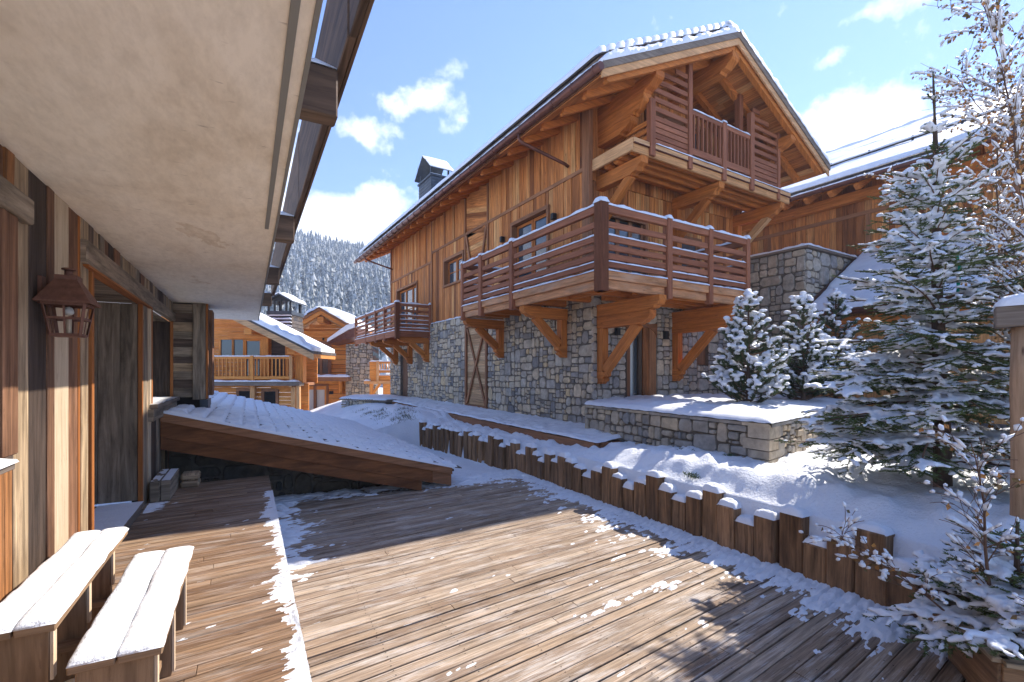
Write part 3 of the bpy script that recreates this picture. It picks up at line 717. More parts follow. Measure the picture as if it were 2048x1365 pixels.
# doorway recess
DX = WX-.85
bx(nb, 'door_jamb', 'jamb', WX-.09, WX+.02, 4.90, 4.96, .1, 2.40, 2, .004)
bx(nb, 'door_jamb', 'olddark', DX, WX-.05, 4.86, 4.895, .1, 2.40, 2)
z0 = .12
for (a, b) in ((-.31, -.14), (-.135, .0)):
    pass
xx = WX-.035
for w, mt in ((.165, 'oldgrey'), (.20, 'oldgrey'), (.17, 'oldgrey'), (.2, 'olddark')):
    m = MB(); m.box(xx-w+.003, xx, 7.0, 7.03, .10, 2.40, 2, .003, None, .003); build(m, 'reveal_board', mt, nb); xx -= w
bx(nb, 'door_jamb', 'jamb', WX-.032, WX+.012, 6.985, 7.04, .06, 2.42, 2, .004)
bx(nb, 'door_jamb', 'jamb', WX-.45, WX-.40, 4.97, 5.03, .12, 2.40, 2, .004)
y = 4.95
for k in range(7): bx(nb, 'recess_ceiling_board', 'oldgrey', DX, WX-.05, 4.96+k*.29, 4.96+k*.29+.285, 2.402, 2.425, 0)
bx(nb, 'door_leaf', 'olddark', DX-.05, DX, 4.9, 7.0, .1, 2.4, 2)
dstep = bx(nb, 'door_step', 'greyboard', DX, WX+.05, 4.3, 6.86, .06, .11, 1, .006)
bx(nb, 'step_riser', 'greyboard', WX-.02, WX+.03, 4.3, 6.84, 0, .058, 1)
m = MB(); grid(m, lambda X, Y: (X, Y, .112+.008*max(-.3, fbm(X*6, Y*6))+.004), lin(WX-.36, WX+.045, .05), lin(4.86, 6.85, .06)); build(m, 'step_snow', 'snow', dstep)
# window recess with sill
bx(nb, 'window_jamb', 'jamb', WX-.03, WX+.015, 7.60, 7.66, 1.18, 2.44, 2, .004)
bx(nb, 'window_jamb', 'oldcream', WX-.03, WX+.02, 7.45, 7.52, .95, 2.44, 2, .004)
bx(nb, 'window_reveal', 'olddark', WX-.55, WX-.03, 9.62, 9.66, 1.2, 2.44, 2)
bx(nb, 'window_jamb', 'jamb', WX-.03, WX+.012, 9.58, 9.64, 1.2, 2.44, 2, .004)
bx(nb, 'window_pane', 'glass', WX-.56, WX-.54, 7.6, 9.7, 1.2, 2.44)
bx(nb, 'recess_ceiling_board', 'oldgrey', WX-.55, WX-.05, 7.6, 9.64, 2.43, 2.44, 1)
sill = bx(nb, 'window_sill', 'greyboard', WX-.5, WX+.10, 7.45, 9.75, 1.135, 1.19, 1, .005)
bx(nb, 'sill_apron', 'oldgrey', WX-.03, WX+.06, 7.42, 9.7, .98, 1.13, 1, .005)
m = MB(); grid(m, lambda X, Y: (X, Y, 1.195+.006*fbm(X*6, Y*6)), lin(WX-.4, WX+.095, .05), lin(7.46, 9.7, .1)); build(m, 'sill_snow', 'snow', sill)
# pier beyond the window: horizontal boards facing the terrace, corner post
z = 1.18
k = 0
while z < CEIL-.02:
    h = random.uniform(.10, .17); z1 = min(z+h, CEIL)
    bx(nb, 'pier_board', ['oldgrey', 'olddark', 'oldgrey', 'oldtan', 'olddark'][k % 5], WX-.02, -.82, 9.60, 9.63, z+.002, z1-.002, 0, .003); z = z1; k += 1
bx(nb, 'pier_core', 'dark', WX-.02, -.64, 9.64, 10.4, 1.0, CEIL)
bx(nb, 'pier_post', 'oldgrey', -.82, -.635, 9.57, 9.62, 1.14, CEIL, 2, .005)
bx(nb, 'pier_post', 'jamb', -.633, -.60, 9.57, 9.66, 1.15, CEIL, 2, .003)
bx(nb, 'pier_post', 'oldred', -.60, -.545, 9.75, 10.2, 1.2, CEIL-.08, 2, .003)
bx(nb, 'pier_foot', 'zinc', -.72, -.60, 9.60, 10.3, .88, 1.13, 2)
# concrete soffit slabs
m = MB(); m.box(WX-1.2, .20, -2.2, 6.60, CEIL, 3.01, 1, .006); build(m, 'concrete_slab', 'concrete', nb)
m = MB(); m.box(WX-1.2, .20, 6.61, 8.85, CEIL+.004, 3.01, 1, .006); build(m, 'concrete_slab', 'concrete', nb)
m = MB(); m.box(WX-1.2, .20, 8.86, 12.2, CEIL+.006, 3.01, 1, .006); build(m, 'concrete_slab', 'concrete', nb)
bx(nb, 'drip_strip', 'drip', .115, .142, -2.0, 4.3, CEIL-.010, CEIL+.002, 1)
bx(nb, 'drip_strip', 'drip', .185, .202, -2.0, 12.0, CEIL-.010, CEIL+.002, 1)
# outrigger beams and fascia planks beyond the slab edge
for Y in (-.05, 2.92, 5.85, 8.8, 11.7):
    ob = bx(nb, 'outrigger_beam', 'darktimber', -.9, .447, Y-.065, Y+.065, 3.05, 3.33, 0, .01)
    m = MB(); snow_strip(m, (.22, Y, 3.33), (.44, Y, 3.33), .12, .05); build(m, 'beam_snow', 'snow', ob)
ys_ = [-1.6, 2.55, 5.3, 8.3, 12.1]
for a, b in zip(ys_, ys_[1:]):
    fb = bx(nb, 'fascia_plank', 'darktimber', .45, .494, a+.004, b-.004, 3.33+random.uniform(-.008, .008), 3.70 if b < 3 else 4.06, 1, .006, None, .006)
bx(nb, 'fascia_moulding', 'darktimber', .497, .515, -1.6, 12.1, 3.335, 3.40, 1)

# wall lantern
ln = root('wall_lantern', 'rusty steel wall lantern with a glass bulb on the reclaimed board wall', 'lantern', (-1.0, 3.78, 1.86))
LX, LY = -.955, 3.86
def ring(z, h): return [(LX+sx*h, LY+sy*h, z) for sx, sy in ((-1, -1), (1, -1), (1, 1), (-1, 1))]
m = MB(); a = ring(2.115, .155); b = ring(2.285, .062); i = [*a, *b, *ring(2.105, .155), *ring(2.275, .060)]
m.raw(i, [(0, 1, 5, 4), (1, 2, 6, 5), (2, 3, 7, 6), (3, 0, 4, 7), (9, 8, 12, 13), (10, 9, 13, 14), (11, 10, 14, 15), (8, 11, 15, 12), (0, 8, 9, 1), (1, 9, 10, 2), (2, 10, 11, 3), (3, 11, 8, 0)]); build(m, 'hood', 'rust', ln)
m = MB(); m.box(LX-.064, LX+.064, LY-.064, LY+.064, 2.283, 2.315); build(m, 'collar', 'rust', ln)
m = MB(); m.tube([(LX, LY, 2.313), (LX, LY, 2.36)], .026, 10); m.tube([(LX, LY, 2.36), (LX, LY, 2.372)], .042, 14); build(m, 'chimney_cap', 'rust', ln)
m = MB()
T = ring(2.105, .118); B_ = ring(1.872, .085)
for k in range(4):
    m = MB(); m.beam(T[k], B_[k], .022, .006); build(m, 'corner_bar', 'rust', ln)
m = MB()
for zz, hh in ((1.995, .103), (1.875, .087), (2.098, .12)):
    q = ring(zz, hh)
    for k in range(4): m.beam(q[k], q[(k+1) % 4], .008, .018)
for k in range(4):
    t = (Vector(T[k])+Vector(T[(k+1) % 4]))/2; b = (Vector(B_[k])+Vector(B_[(k+1) % 4]))/2; m.beam(t, b, .012, .005)
build(m, 'cage_bars', 'rust', ln)
m = MB(); m.box(LX-.085, LX+.085, LY-.085, LY+.085, 1.862, 1.868); build(m, 'base_plate', 'rust', ln)
m = MB(); m.tube([(LX, LY, 1.868), (LX, LY, 2.0)], .017, 10); build(m, 'bulb_holder', 'endgrain', ln)
m = MB(); m.blob((LX, LY, 2.045), .032, .032, .045, 12, 8, 0, 0); build(m, 'bulb', 'bulb', ln)
m = MB(); m.beam((WX-.02, LY, 2.2), (LX-.05, LY, 2.2), .02, .02); m.box(WX+.004-.02, WX+.018-.01, LY-.04, LY+.04, 2.1, 2.3); build(m, 'wall_bracket', 'rust', ln)

for o_ in [ln]+list(ln.children): pass
ln.scale = (.82, .82, .82); ln.location = (-1.0+.0, 3.80, 1.815)
# timber block against the wall and the offcut under the roof
tb = root('timber_block', 'thick pair of squared timbers laid side by side against the wall, dusted with snow', 'timber block', (-1.0, 7.7, 0))
b1 = bx(tb, 'timber', 'oldgrey', -1.06+.0, -.957, 7.24, 8.12, 0, .255, 1, .008, None, .003)
b2 = bx(tb, 'timber', 'oldgrey', -.953, -.85, 7.26, 8.14, 0, .25, 1, .008, None, .003)
for a, bb in ((b1, -1.008), (b2, -.9)):
    m = MB(); grid(m, lambda X, Y: (X, Y, .2565+.005*max(-.4, fbm(X*9, Y*5))), lin(bb-.044, bb+.044, .022), lin(7.27, 8.09, .05)); build(m, 'snow_dusting', 'snow', a)
oc = root('timber_offcut', 'short pale beam end with cut corners lying in the dark under the tiled roof', 'timber', (-.7, 8.05, 0))
bx(oc, 'beam_piece', 'oldtan', -.82, -.60, 7.93, 8.2, .0, .085, 1, .02); bx(oc, 'beam_piece', 'oldtan', -.82, -.60, 7.95, 8.2, .089, .19, 1, .025)

# ================================================================== tiled cellar roof
cr = root('cellar_roof', 'low lean-to roof with snow covered slates and heavy side beams beside the deck', 'roof', (1.2, 9, -.5))
RA, RB = -1.08, 3.34; YA, YB = 8.22, 17.0
def rz(X): return 1.06-.274*(X-RA)
SL = Vector((1, 0, -.274)).normalized(); SN = Vector((.274, 0, 1)).normalized()
m = MB(); m.prism([(RA, rz(RA)-.05), (RB, rz(RB)-.05), (RB, rz(RB)-.09), (RA, rz(RA)-.09)], (0, YA+.03, 0), (1, 0, 0), (0, 0, 1), (0, 1, 0), YB-YA); build(m, 'roof_boards', 'olddark', cr)
# front verge: trim, upper beam, lower beam
def verge_beam(y0, y1, t0, t1, xa, xb, mat, name, ch=0):
    m = MB(); m.prism([(xa, rz(xa)+t0), (xb, rz(xb)+t0), (xb, rz(xb)+t1), (xa, rz(xa)+t1)][::-1], (0, y0, 0), (1, 0, 0), (0, 0, 1), (0, 1, 0), y1-y0)
    return build(m, name, mat, cr)
verge_beam(YA-.02, YA+.04, -.145, -.02, RA, RB-.05, 'trim', 'verge_trim')
verge_beam(YA+.01, YA+.11, -.37, -.148, RA, RB-.42, 'beam_brown', 'verge_beam')
verge_beam(YA+.01, YA+.11, -.36, -.148, RB-.417, RB-.06, 'trim', 'verge_beam')
verge_beam(YA+.025, YA+.13, -.545, -.374, RA, RB-.62, 'beam_brown', 'verge_beam')
bx(cr, 'eave_board', 'trim', RB-.08, RB-.045, YA+.12, YB, rz(RB)-.25, rz(RB)-.05, 1)
# slates with snow pillows
sm_ = MB(); sm_.box(0, .36, -.11, .11, -.008, .008, 0); slate_me, _ = sm_.mesh('slate', 'slate', center=False)
pil = []
for k in range(5):
    m = MB()
    def pf(u, v, k=k):
        ex = max(0, 1-abs(2*u-1)**4); ey = max(0, 1-abs(2*v-1)**2.6)
        hh = .002+.055*(ex*ey)**.55*(1+.35*nz(u*3+k*9, v*3)+.2*nz(u*8, v*8+k*3))*(.65+.35*u)
        return (-.0+u*.268+.016*nz(v*7, k*5), -.101+v*.202+.008*nz(u*9, k*7+3), hh)
    grid(m, pf, lin(0, 1, 1/7), lin(0, 1, 1/6)); me, _ = m.mesh('snow_pillow', 'snow', center=False); pil.append(me)
rows = 19; step = (RB-RA)/rows
ang = math.atan(.274); cnt = 0
rest = MB(); rests = MB()
for j in range(40):
    for i in range(rows):
        X = RA+.02+i*step; Y = YA+.10+j*.222+(i % 2)*.11
        if Y > YB-.1: continue
        if j == 0 and i % 2: pass
        P = Vector((X, Y+random.uniform(-.012, .012), rz(X)-.03))
        ry = ang-.10+random.uniform(-.02, .02)
        if j < 15:
            s_ = inst(slate_me, 'slate', cr, P, rot=(random.uniform(-.02, .02), ry, random.uniform(-.03, .03)))
            w_ = bpy.data.objects.new('snow_pillow', random.choice(pil)); COL.objects.link(w_); w_.parent = s_; w_.location = (.02, 0, .006); w_.scale = (1, 1.03, random.uniform(.7, 1.6))
            w_.rotation_euler = (0, 0, random.uniform(-.05, .05)); cnt += 1
        else:
            M = Matrix.Translation(P) @ Matrix.Rotation(ry, 4, 'Y')
            rest.box(0, .36, -.11, .11, -.008, .008, 0, 0, M)
            me = random.choice(pil); i0 = len(rests.v)
            for v in me.vertices: rests.v.append(tuple(M @ Vector((v.co.x+.03, v.co.y*1.03, v.co.z+.006))))
            for p in me.polygons: rests.f.append(tuple(i0+q for q in p.vertices)); rests.sm.append(True); rests.uv += [(0, 0)]*len(p.vertices)
build(rest, 'far_slates', 'slate', cr, kind='stuff'); build(rests, 'far_roof_snow', 'snow', cr, kind='stuff')
m = MB(); snow_strip(m, (RA, YA+.02, rz(RA)-.02), (RB, YA+.02, rz(RB)-.02), .09, .045, up=SN, step=.06); build(m, 'verge_snow', 'snow', cr)
# stone wall under the roof
sw = root('cellar_wall', 'dark rubble stone wall in the shade beneath the tiled lean-to roof', 'stone wall', (1, 8.95, -.6))
m = MB(); m.prism([(-1.2, -.7), (3.1, -.7), (3.1, rz(3.1)-.12), (-1.2, rz(-1.2)-.12)], (0, 9.17, 0), (1, 0, 0), (0, 0, 1), (0, 1, 0), .25); build(m, 'mortar_core', 'mortar', sw)
stone_wall(sw, [(-1.15, 1.0, -.6, .3), (1.0, 2.9, -.6, .0)], (0, 9.17, 0), (1, 0, 0), (0, 0, 1), (0, -1, 0), .09, 'stone_shade')

# ================================================================== BENCH
bn = root('tiered_bench', 'two-level plank bench with thick snow on its four seat boards', 'bench', (-.55, 3.2, 0))
def seat(xa, xb, y0, y1, z):
    w = (xb-xa)/2
    for k in range(2):
        a = xa+k*w+.004; b = xa+(k+1)*w-.004
        s_ = bx(bn, 'seat_board', 'bench', a, b, y0, y1, z-.035, z, 1, .004)
        m = MB(); snow_strip(m, ((a+b)/2, y0, z), ((a+b)/2, y1+.01, z), b-a-.004, .026, step=.035, seg=9, over=.004); build(m, 'board_snow', 'snow', s_)
HZ, LZ = .555, .44
seat(-.975, -.70, 2.66, 4.02, HZ)
seat(-.63, -.315, 2.48, 3.78, LZ)
for Y in (2.70, 3.22, 3.72):
    p = bx(bn, 'upper_support', 'bench', -.955, -.735, Y, Y+.045, .02, HZ-.037, 2, .003)
    bx(p, 'cut_edge', 'endgrain', -.733, -.722, Y+.002, Y+.043, .3, HZ-.038, 2)
for Y in (2.53, 3.06, 3.58):
    p = bx(bn, 'lower_support', 'bench', -.612, -.355, Y, Y+.045, .0, LZ-.037, 2, .003)
    bx(p, 'cut_edge', 'endgrain', -.353, -.342, Y+.002, Y+.043, .02, LZ-.038, 2)
for Y in (2.66, 3.15, 3.66):
    p = bx(bn, 'cross_rail', 'bench', -.95, -.36, Y+.0, Y+.12, .20, .235, 0, .003)
    m = MB(); snow_strip(m, (-.72, Y+.06, .235), (-.62, Y+.06, .235), .11, .02, step=.03); build(m, 'rail_snow', 'snow', p)

# ================================================================== PALISADE FENCE
pf_ = root('palisade_fence', 'low palisade of uneven brown timber posts with snow caps along the deck', 'fence', (5.08, 6, LOWZ))
caps = []
for k in range(5):
    m = MB()
    def cf(u, v, k=k):
        a, b = 2*u-1, 2*v-1
        e = max(0, 1-abs(a)**3.2)*max(0, 1-abs(b)**3.2); hh = .085*e**.42*(1+.35*nz(a*1.5+k*4, b*1.5)+.1*nz(a*5, b*5, k))
        return (a*.088*(1+.04*nz(b*4, k)), b*.132*(1+.04*nz(a*4, k+4)), hh-.008)
    grid(m, cf, lin(0, 1, 1/9), lin(0, 1, 1/9)); me, _ = m.mesh('snow_cap', 'snow', center=False); caps.append(me)
# post heights above the deck measured from the tall post nearest the camera backwards
Hs = [(2.22, .66, .26), (2.47, .50, .25), (2.71, .38, .25), (2.96, .63, .27), (3.25, .52, .25), (3.49, .39, .24), (3.73, .52, .25), (3.97, .65, .25), (4.22, .52, .24), (4.46, .42, .23), (4.69, .50, .24), (4.93, .655, .25),
      (5.17, .51, .25), (5.42, .38, .23), (5.66, .49, .24), (5.89, .61, .24), (6.14, .50, .26), (6.41, .36, .26), (6.67, .46, .24), (6.92, .52, .23), (7.15, .58, .25), (7.4, .45, .24), (7.63, .56, .23), (7.86, .38, .22), (8.08, .47, .22), (8.3, .60, .24), (8.53, .42, .22),
      (8.75, .40, .22), (8.97, .60, .23), (9.2, .52, .24)]
Y = 1.98
pre = []
while Y > -.2: pre.append((Y, random.choice([.4, .52, .62]), .25)); Y -= .245
post_list = pre + Hs
Y = 9.44
while Y < 13.7: w = random.uniform(.2, .25); post_list.append((Y, random.uniform(.44, .66), w)); Y += w
for (Y, h, w) in post_list:
    X = fence_x(Y)-.01+random.uniform(-.012, .012)
    m = MB(); pj = random.uniform(-.02, .022); m.box(-.088+pj, .088, -w/2+.007, w/2-.007, -.1, h, 2, .013, None, .008)
    me, c0 = m.mesh('post', 'post', center=False)
    o = inst(me, 'post', pf_, (X, Y, LOWZ), rotz=random.uniform(-.04, .04))
    q = bpy.data.objects.new('snow_cap', random.choice(caps)); COL.objects.link(q); q.parent = o; q.location = (0, 0, h); q.scale = (1, w/.262, random.uniform(.75, 1.1))
    q.rotation_euler = (0, 0, random.choice([0, math.pi]))
# ================================================================== MAIN CHALET (chalet frame: x along the gable, y along the long side)
ch = root('chalet', 'big three-storey chalet of orange larch on a rubble stone ground floor with two corner balconies', 'chalet', (3, 7, .3), F_C)
def cb(name, mat, *a, parent=None, **k): return bx(parent or ch, name, mat, *a, **k)
LEN = 14.6; STZ = 3.49
def zu(x): return 7.05+.506*(min(x, 6-x)+1.1)     # underside of the roof boards
# --- stone ground floor
cb('mortar_core', 'mortar', .03, .35, .03, 4.83, -.4, STZ-.01)
cb('mortar_core', 'mortar', .03, .35, 6.40, 12.12, -.4, STZ-.01)
cb('mortar_core', 'mortar', .03, .35, 13.1, LEN, -.4, STZ-.01)
cb('mortar_core', 'mortar', .03, .35, 12.12, 13.1, 2.62, STZ-.01)
cb('mortar_core', 'mortar', .2, .35, 4.83, 6.4, -.4, STZ-.01)
cb('dark_room', 'dark', .3, .36, 12.1, 13.12, 0, 2.7)
lrects = [(0, 4.83, .0, STZ), (6.40, 9.4, .0, STZ), (9.4, 10.30, .0, STZ), (10.30, 10.92, .0, 1.72), (10.30, 10.92, 2.36, STZ), (10.92, 12.12, .0, STZ), (12.12, 13.1, 2.62, STZ), (13.1, LEN, .0, STZ)]
stone_wall(ch, [r for r in lrects], (.03, 0, 0), (0, 1, 0), (0, 0, 1), (-1, 0, 0), .055, 'stone', limit=185, depth=.035, key=lambda r: r[0], gap=.009)
# gable side
cb('mortar_core', 'mortar', .03, 1.04, .03, .3, -.2, STZ-.01, axis=2); cb('mortar_core', 'mortar', 2.09, 3.62, .03, .3, -.2, STZ-.01, axis=2)
cb('mortar_core', 'mortar', 4.1, 6, .03, .3, -.2, STZ-.01, axis=2); cb('mortar_core', 'mortar', 3.62, 4.1, .03, .3, -.2, 1.78, axis=2); cb('mortar_core', 'mortar', 3.62, 4.1, .03, .3, 2.42, STZ-.01, axis=2)
cb('mortar_core', 'mortar', 1.04, 2.09, .05, .3, 2.75, STZ-.01)
stone_wall(ch, [(.0, 1.04, .5, STZ), (1.04, 2.09, 2.76, STZ), (2.09, 3.62, .5, STZ), (3.62, 4.1, .5, 1.78), (3.62, 4.1, 2.42, STZ), (4.1, 6.0, .5, STZ)], (0, .03, 0), (1, 0, 0), (0, 0, 1), (0, -1, 0), .060, 'stone_blue', limit=112, depth=.035, key=lambda r: r[0], gap=.009)
# arched doorway: deep reveal, frame, glass, curtain
ad = bx(ch, 'arched_door', 'trim', 1.13, 1.27, .10, .17, .4, 2.72, 2)
bx(ad, 'dark_stile', 'olddark', 1.045, 1.125, .06, .17, .4, 2.72, 2)
bx(ad, 'curtain', 'curtain', 1.272, 1.54, .20, .21, .4, 2.72, 2); bx(ad, 'door_pane', 'glass', 1.46, 1.54, .15, .155, .4, 2.72, 2)
bx(ad, 'dark_stile', 'olddark', 1.545, 1.66, .10, .17, .4, 2.72, 2)
bx(ad, 'reveal_board', 'beam_brown', 1.665, 1.85, .06, .10, .4, 2.72, 2); bx(ad, 'reveal_board', 'trim', 1.855, 2.085, .035, .09, .4, 2.72, 2)
cb('dark_room', 'dark', 1.0, 2.2, .24, .29, .2, 2.9)
arc = [(1.04+.525*(1-math.cos(math.pi*i/10)), 2.45+.26*math.sin(math.pi*i/10)) for i in range(11)]
m = MB(); m.prism(arc+[(2.09, 2.78), (1.04, 2.78)], (0, .0, 0), (1, 0, 0), (0, 0, 1), (0, 1, 0), .26); build(m, 'arch_head', 'trim', ch)
w3 = bx(ch, 'shutter', 'trim', 3.64, 4.08, .10, .14, 1.8, 2.4, 2)
# side door and slot window on the long side
sd = bx(ch, 'side_door', 'oldred', .12, .17, 12.14, 13.08, .3, 2.6, 2)
bx(ch, 'slot_window', 'oldred', .10, .14, 10.32, 10.9, 1.74, 2.34, 2)
# tall shutter door with X brace
xd = bx(ch, 'cross_braced_shutter', 'trim', .0, .04, 4.85, 4.95, .40, 3.18, 2)
bx(xd, 'stile', 'trim', -.03, .03, 6.28, 6.38, .40, 3.18, 2); bx(xd, 'stile', 'trim', -.03, .03, 4.85, 4.95, .40, 3.18, 2)
bx(xd, 'rail', 'trim', -.028, .03, 4.95, 6.28, .40, .54, 1); bx(xd, 'rail', 'trim', -.028, .03, 4.95, 6.28, 3.08, 3.18, 1)
z = .54
while z < 3.07:
    h = random.uniform(.15, .2); bx(xd, 'slat', 'larch_pale', .035, .06, 4.95, 6.28, z+.003, min(z+h, 3.08)-.003, 1, 0, None, .002); z += h
bm_(xd, 'brace', 'trim', (.0, 4.97, .56), (.0, 6.26, 3.06), .03, .09, up=(1, 0, 0)) if False else None
m = MB(); m.beam((.005, 4.98, .58), (.005, 6.25, 3.05), .09, .035, up=(1, 0, 0)); build(m, 'brace', 'trim', xd)
m = MB(); m.beam((-.012, 6.25, .58), (-.012, 4.98, 3.05), .09, .035, up=(1, 0, 0)); build(m, 'brace', 'trim', xd)
bx(xd, 'threshold', 'greyboard', -.09, .05, 4.8, 6.42, .31, .38, 1)
# --- timber upper floors, long side
cb('backing_wall', 'dark', .25, .3, .34, LEN, STZ, 7.55)
cb('backing_wall', 'dark', .1, 6, .32, .42, STZ, 7.6)
def fboards(y0, y1, z0, z1, mat='larch', wmin=.12, wmax=.21, holes=()):
    y = y0
    while y < y1-.01:
        w = min(random.uniform(wmin, wmax), y1-y)
        if y1-y-w < .05: w = y1-y
        segs = [(z0, z1)]
        for (ha, hb, hc, hd) in holes:
            if y+w > ha+.01 and y < hb-.01:
                segs = [(a, c) for (s0, s1) in segs for (a, c) in ((s0, min(s1, hc)), (max(s0, hd), s1)) if c-a > .03]
        for a, b in segs:
            m = MB(); m.box(.048+random.uniform(0, .022), .10, y+.005, y+w-.005, a+.003, b-.003, 2, 0, None, .001)
            build(m, 'wall_board', mat, ch)
        y += w
W1 = (6.63, 8.15, 4.78, 5.66); W2 = (1.75, 3.42, 3.5, 5.74); W3 = (11.05, 13.6, 3.5, 5.34)
fboards(.38, 4.85, STZ+.02, 6.24, holes=[W2]); fboards(.38, 4.85, 6.26, 7.62)
fboards(6.5, 9.4, STZ+.02, 6.26, holes=[W1]); fboards(6.5, 9.4, 6.28, 7.62)
fboards(9.46, 14.5, STZ+.02, 5.90, holes=[W3]); fboards(9.46, 14.5, 5.94, 7.62)
# bay with slanted boards and V brace
z = STZ
for k in range(30):
    z0 = STZ+k*.165
    if z0 > 7.5: break
    m = MB(); m.beam((.085, 4.9, z0+.08-(.18 if z0 > 6 else 0)), (.085, 6.46, z0+.08+(.18 if z0 > 6 else 0)), .03, .158, up=(0, 0, 1)); build(m, 'wall_board', 'larch', ch)
m = MB(); m.beam((.035, 4.98, 6.2), (.035, 5.62, 4.0), .09, .03, up=(1, 0, 0)); build(m, 'brace', 'trim', ch)
m = MB(); m.beam((.032, 6.38, 6.2), (.032, 5.72, 4.0), .09, .03, up=(1, 0, 0)); build(m, 'brace', 'trim', ch)
for (y0, y1) in ((.28, .38), (4.85, 4.93), (6.43, 6.51), (9.39, 9.46), (14.49, 14.6)): cb('upright_trim', 'trim', .018, .10, y0, y1, STZ, 7.62, 2, .004)
cb('corner_post', 'trim', .0, .12, .12, .28, STZ, 7.62, 2, .006)
for (y0, y1, zz) in ((.38, 4.85, 6.25), (4.93, 6.43, 6.26), (6.51, 9.39, 6.27), (9.46, 14.49, 5.92)): cb('trim_rail', 'trim', .028, .06, y0, y1, zz-.045, zz+.045, 1, .003)
m = MB(); snow_strip(m, (.05, 6.5, STZ), (.05, 9.4, STZ), .10, .045); build(m, 'ledge_snow', 'snow', ch)
def window(y0, y1, z0, z1, leaves, mat='trim', sillon=True):
    f = bx(ch, 'window', mat, .20, .24, y0, y0+.06, z0, z1, 2)
    bx(f, 'frame_head', mat, -.01, .14, y0-.08, y1+.08, z1-.0, z1+.1, 1, .004)
    bx(f, 'frame_side', mat, .0, .22, y0-.07, y0-.0, z0, z1, 2); bx(f, 'frame_side', mat, .0, .22, y1, y1+.07, z0, z1, 2)
    if sillon: bx(f, 'sill', mat, -.03, .16, y0-.1, y1+.1, z0-.07, z0, 1, .004)
    n = leaves; w = (y1-y0)/n
    for k in range(n):
        a = y0+k*w; bx(f, 'pane', 'glass', .195, .205, a+.07, a+w-.07, z0+.08, z1-.08)
        bx(f, 'sash', 'beam', .17, .21, a+.02, a+.08, z0, z1, 2); bx(f, 'sash', 'beam', .17, .21, a+w-.08, a+w-.02, z0, z1, 2)
        bx(f, 'sash_rail', 'beam', .17, .21, a+.08, a+w-.08, z1-.08, z1, 1); bx(f, 'sash_rail', 'beam', .17, .21, a+.08, a+w-.08, z0, z0+.09, 1)
        bx(f, 'glazing_bar', 'beam', .18, .20, a+.08, a+w-.08, (z0+z1)/2-.015, (z0+z1)/2+.015, 1)
    return f
window(W1[0], W1[1], W1[2], W1[3], 2); window(W2[0], W2[1], W2[2], W2[3], 2, sillon=False); window(W3[0], W3[1], W3[2], W3[3], 3, sillon=False)
# wall lamps
def lamp(x0, x1, y0, y1, z0, z1): return cb('wall_lamp', 'black', x0, x1, y0, y1, z0, z1, 2, .01)
lamp(-.08, .04, 1.36, 1.47, 5.37, 5.53); lamp(-.08, .04, 3.86, 3.97, 5.40, 5.56); lamp(2.29, 2.41, -.1, .0, 2.42, 2.62); lamp(.66, .77, -.1, .0, 2.45, 2.62)
# --- gable timber wall
def gboards(x0, x1, z0, zt, holes=(), y=.28):
    x = x0
    while x < x1-.01:
        w = min(random.uniform(.12, .2), x1-x)
        top = (lambda q: zu(q)) if zt is None else (lambda q: zt)
        segs = [(z0, min(top(x), top(x+w)))]
        for (ha, hb, hc, hd) in holes:
            if x+w > ha+.01 and x < hb-.01: segs = [(a, c) for (s0, s1) in segs for (a, c) in ((s0, min(s1, hc)), (max(s0, hd), s1)) if c-a > .03]
        for a, b in segs:
            m = MB(); m.box(x+.005, x+w-.005, y-random.uniform(0, .02), y+.03, a, b, 2); build(m, 'wall_board', 'larch', ch)
        x += w
GD = [(.62, 1.9, STZ, 5.25), (3.25, 4.0, 4.1, 5.1)]; GU = [(2.0, 4.2, 6.35, 8.2)]
gboards(.12, 6.0, STZ+.02, 6.0, GD); gboards(.12, 6.0, 6.02, None, GU)
cb('upper_backing', 'dark', .3, 5.7, .34, .4, 6, 7.6)
for (xa, xb, za, zb, n) in ((.62, 1.9, STZ, 5.25, 3), (3.25, 4.0, 4.1, 5.1, 1), (2.0, 4.2, 6.35, 8.15, 3)):
    f = bx(ch, 'glazed_door' if n > 1 else 'window', 'trim', xa-.08, xb+.08, .20, .32, zb, zb+.1, 0)
    bx(f, 'frame_side', 'trim', xa-.08, xa, .2, .33, za, zb, 2); bx(f, 'frame_side', 'trim', xb, xb+.08, .2, .33, za, zb, 2)
    w = (xb-xa)/n
    for k in range(n):
        a = xa+k*w; bx(f, 'pane', 'glass', a+.06, a+w-.06, .315, .322, za, zb-.07)
        bx(f, 'sash', 'trim', a, a+.06, .29, .325, za, zb, 2); bx(f, 'sash', 'trim', a+w-.06, a+w, .29, .325, za, zb, 2)
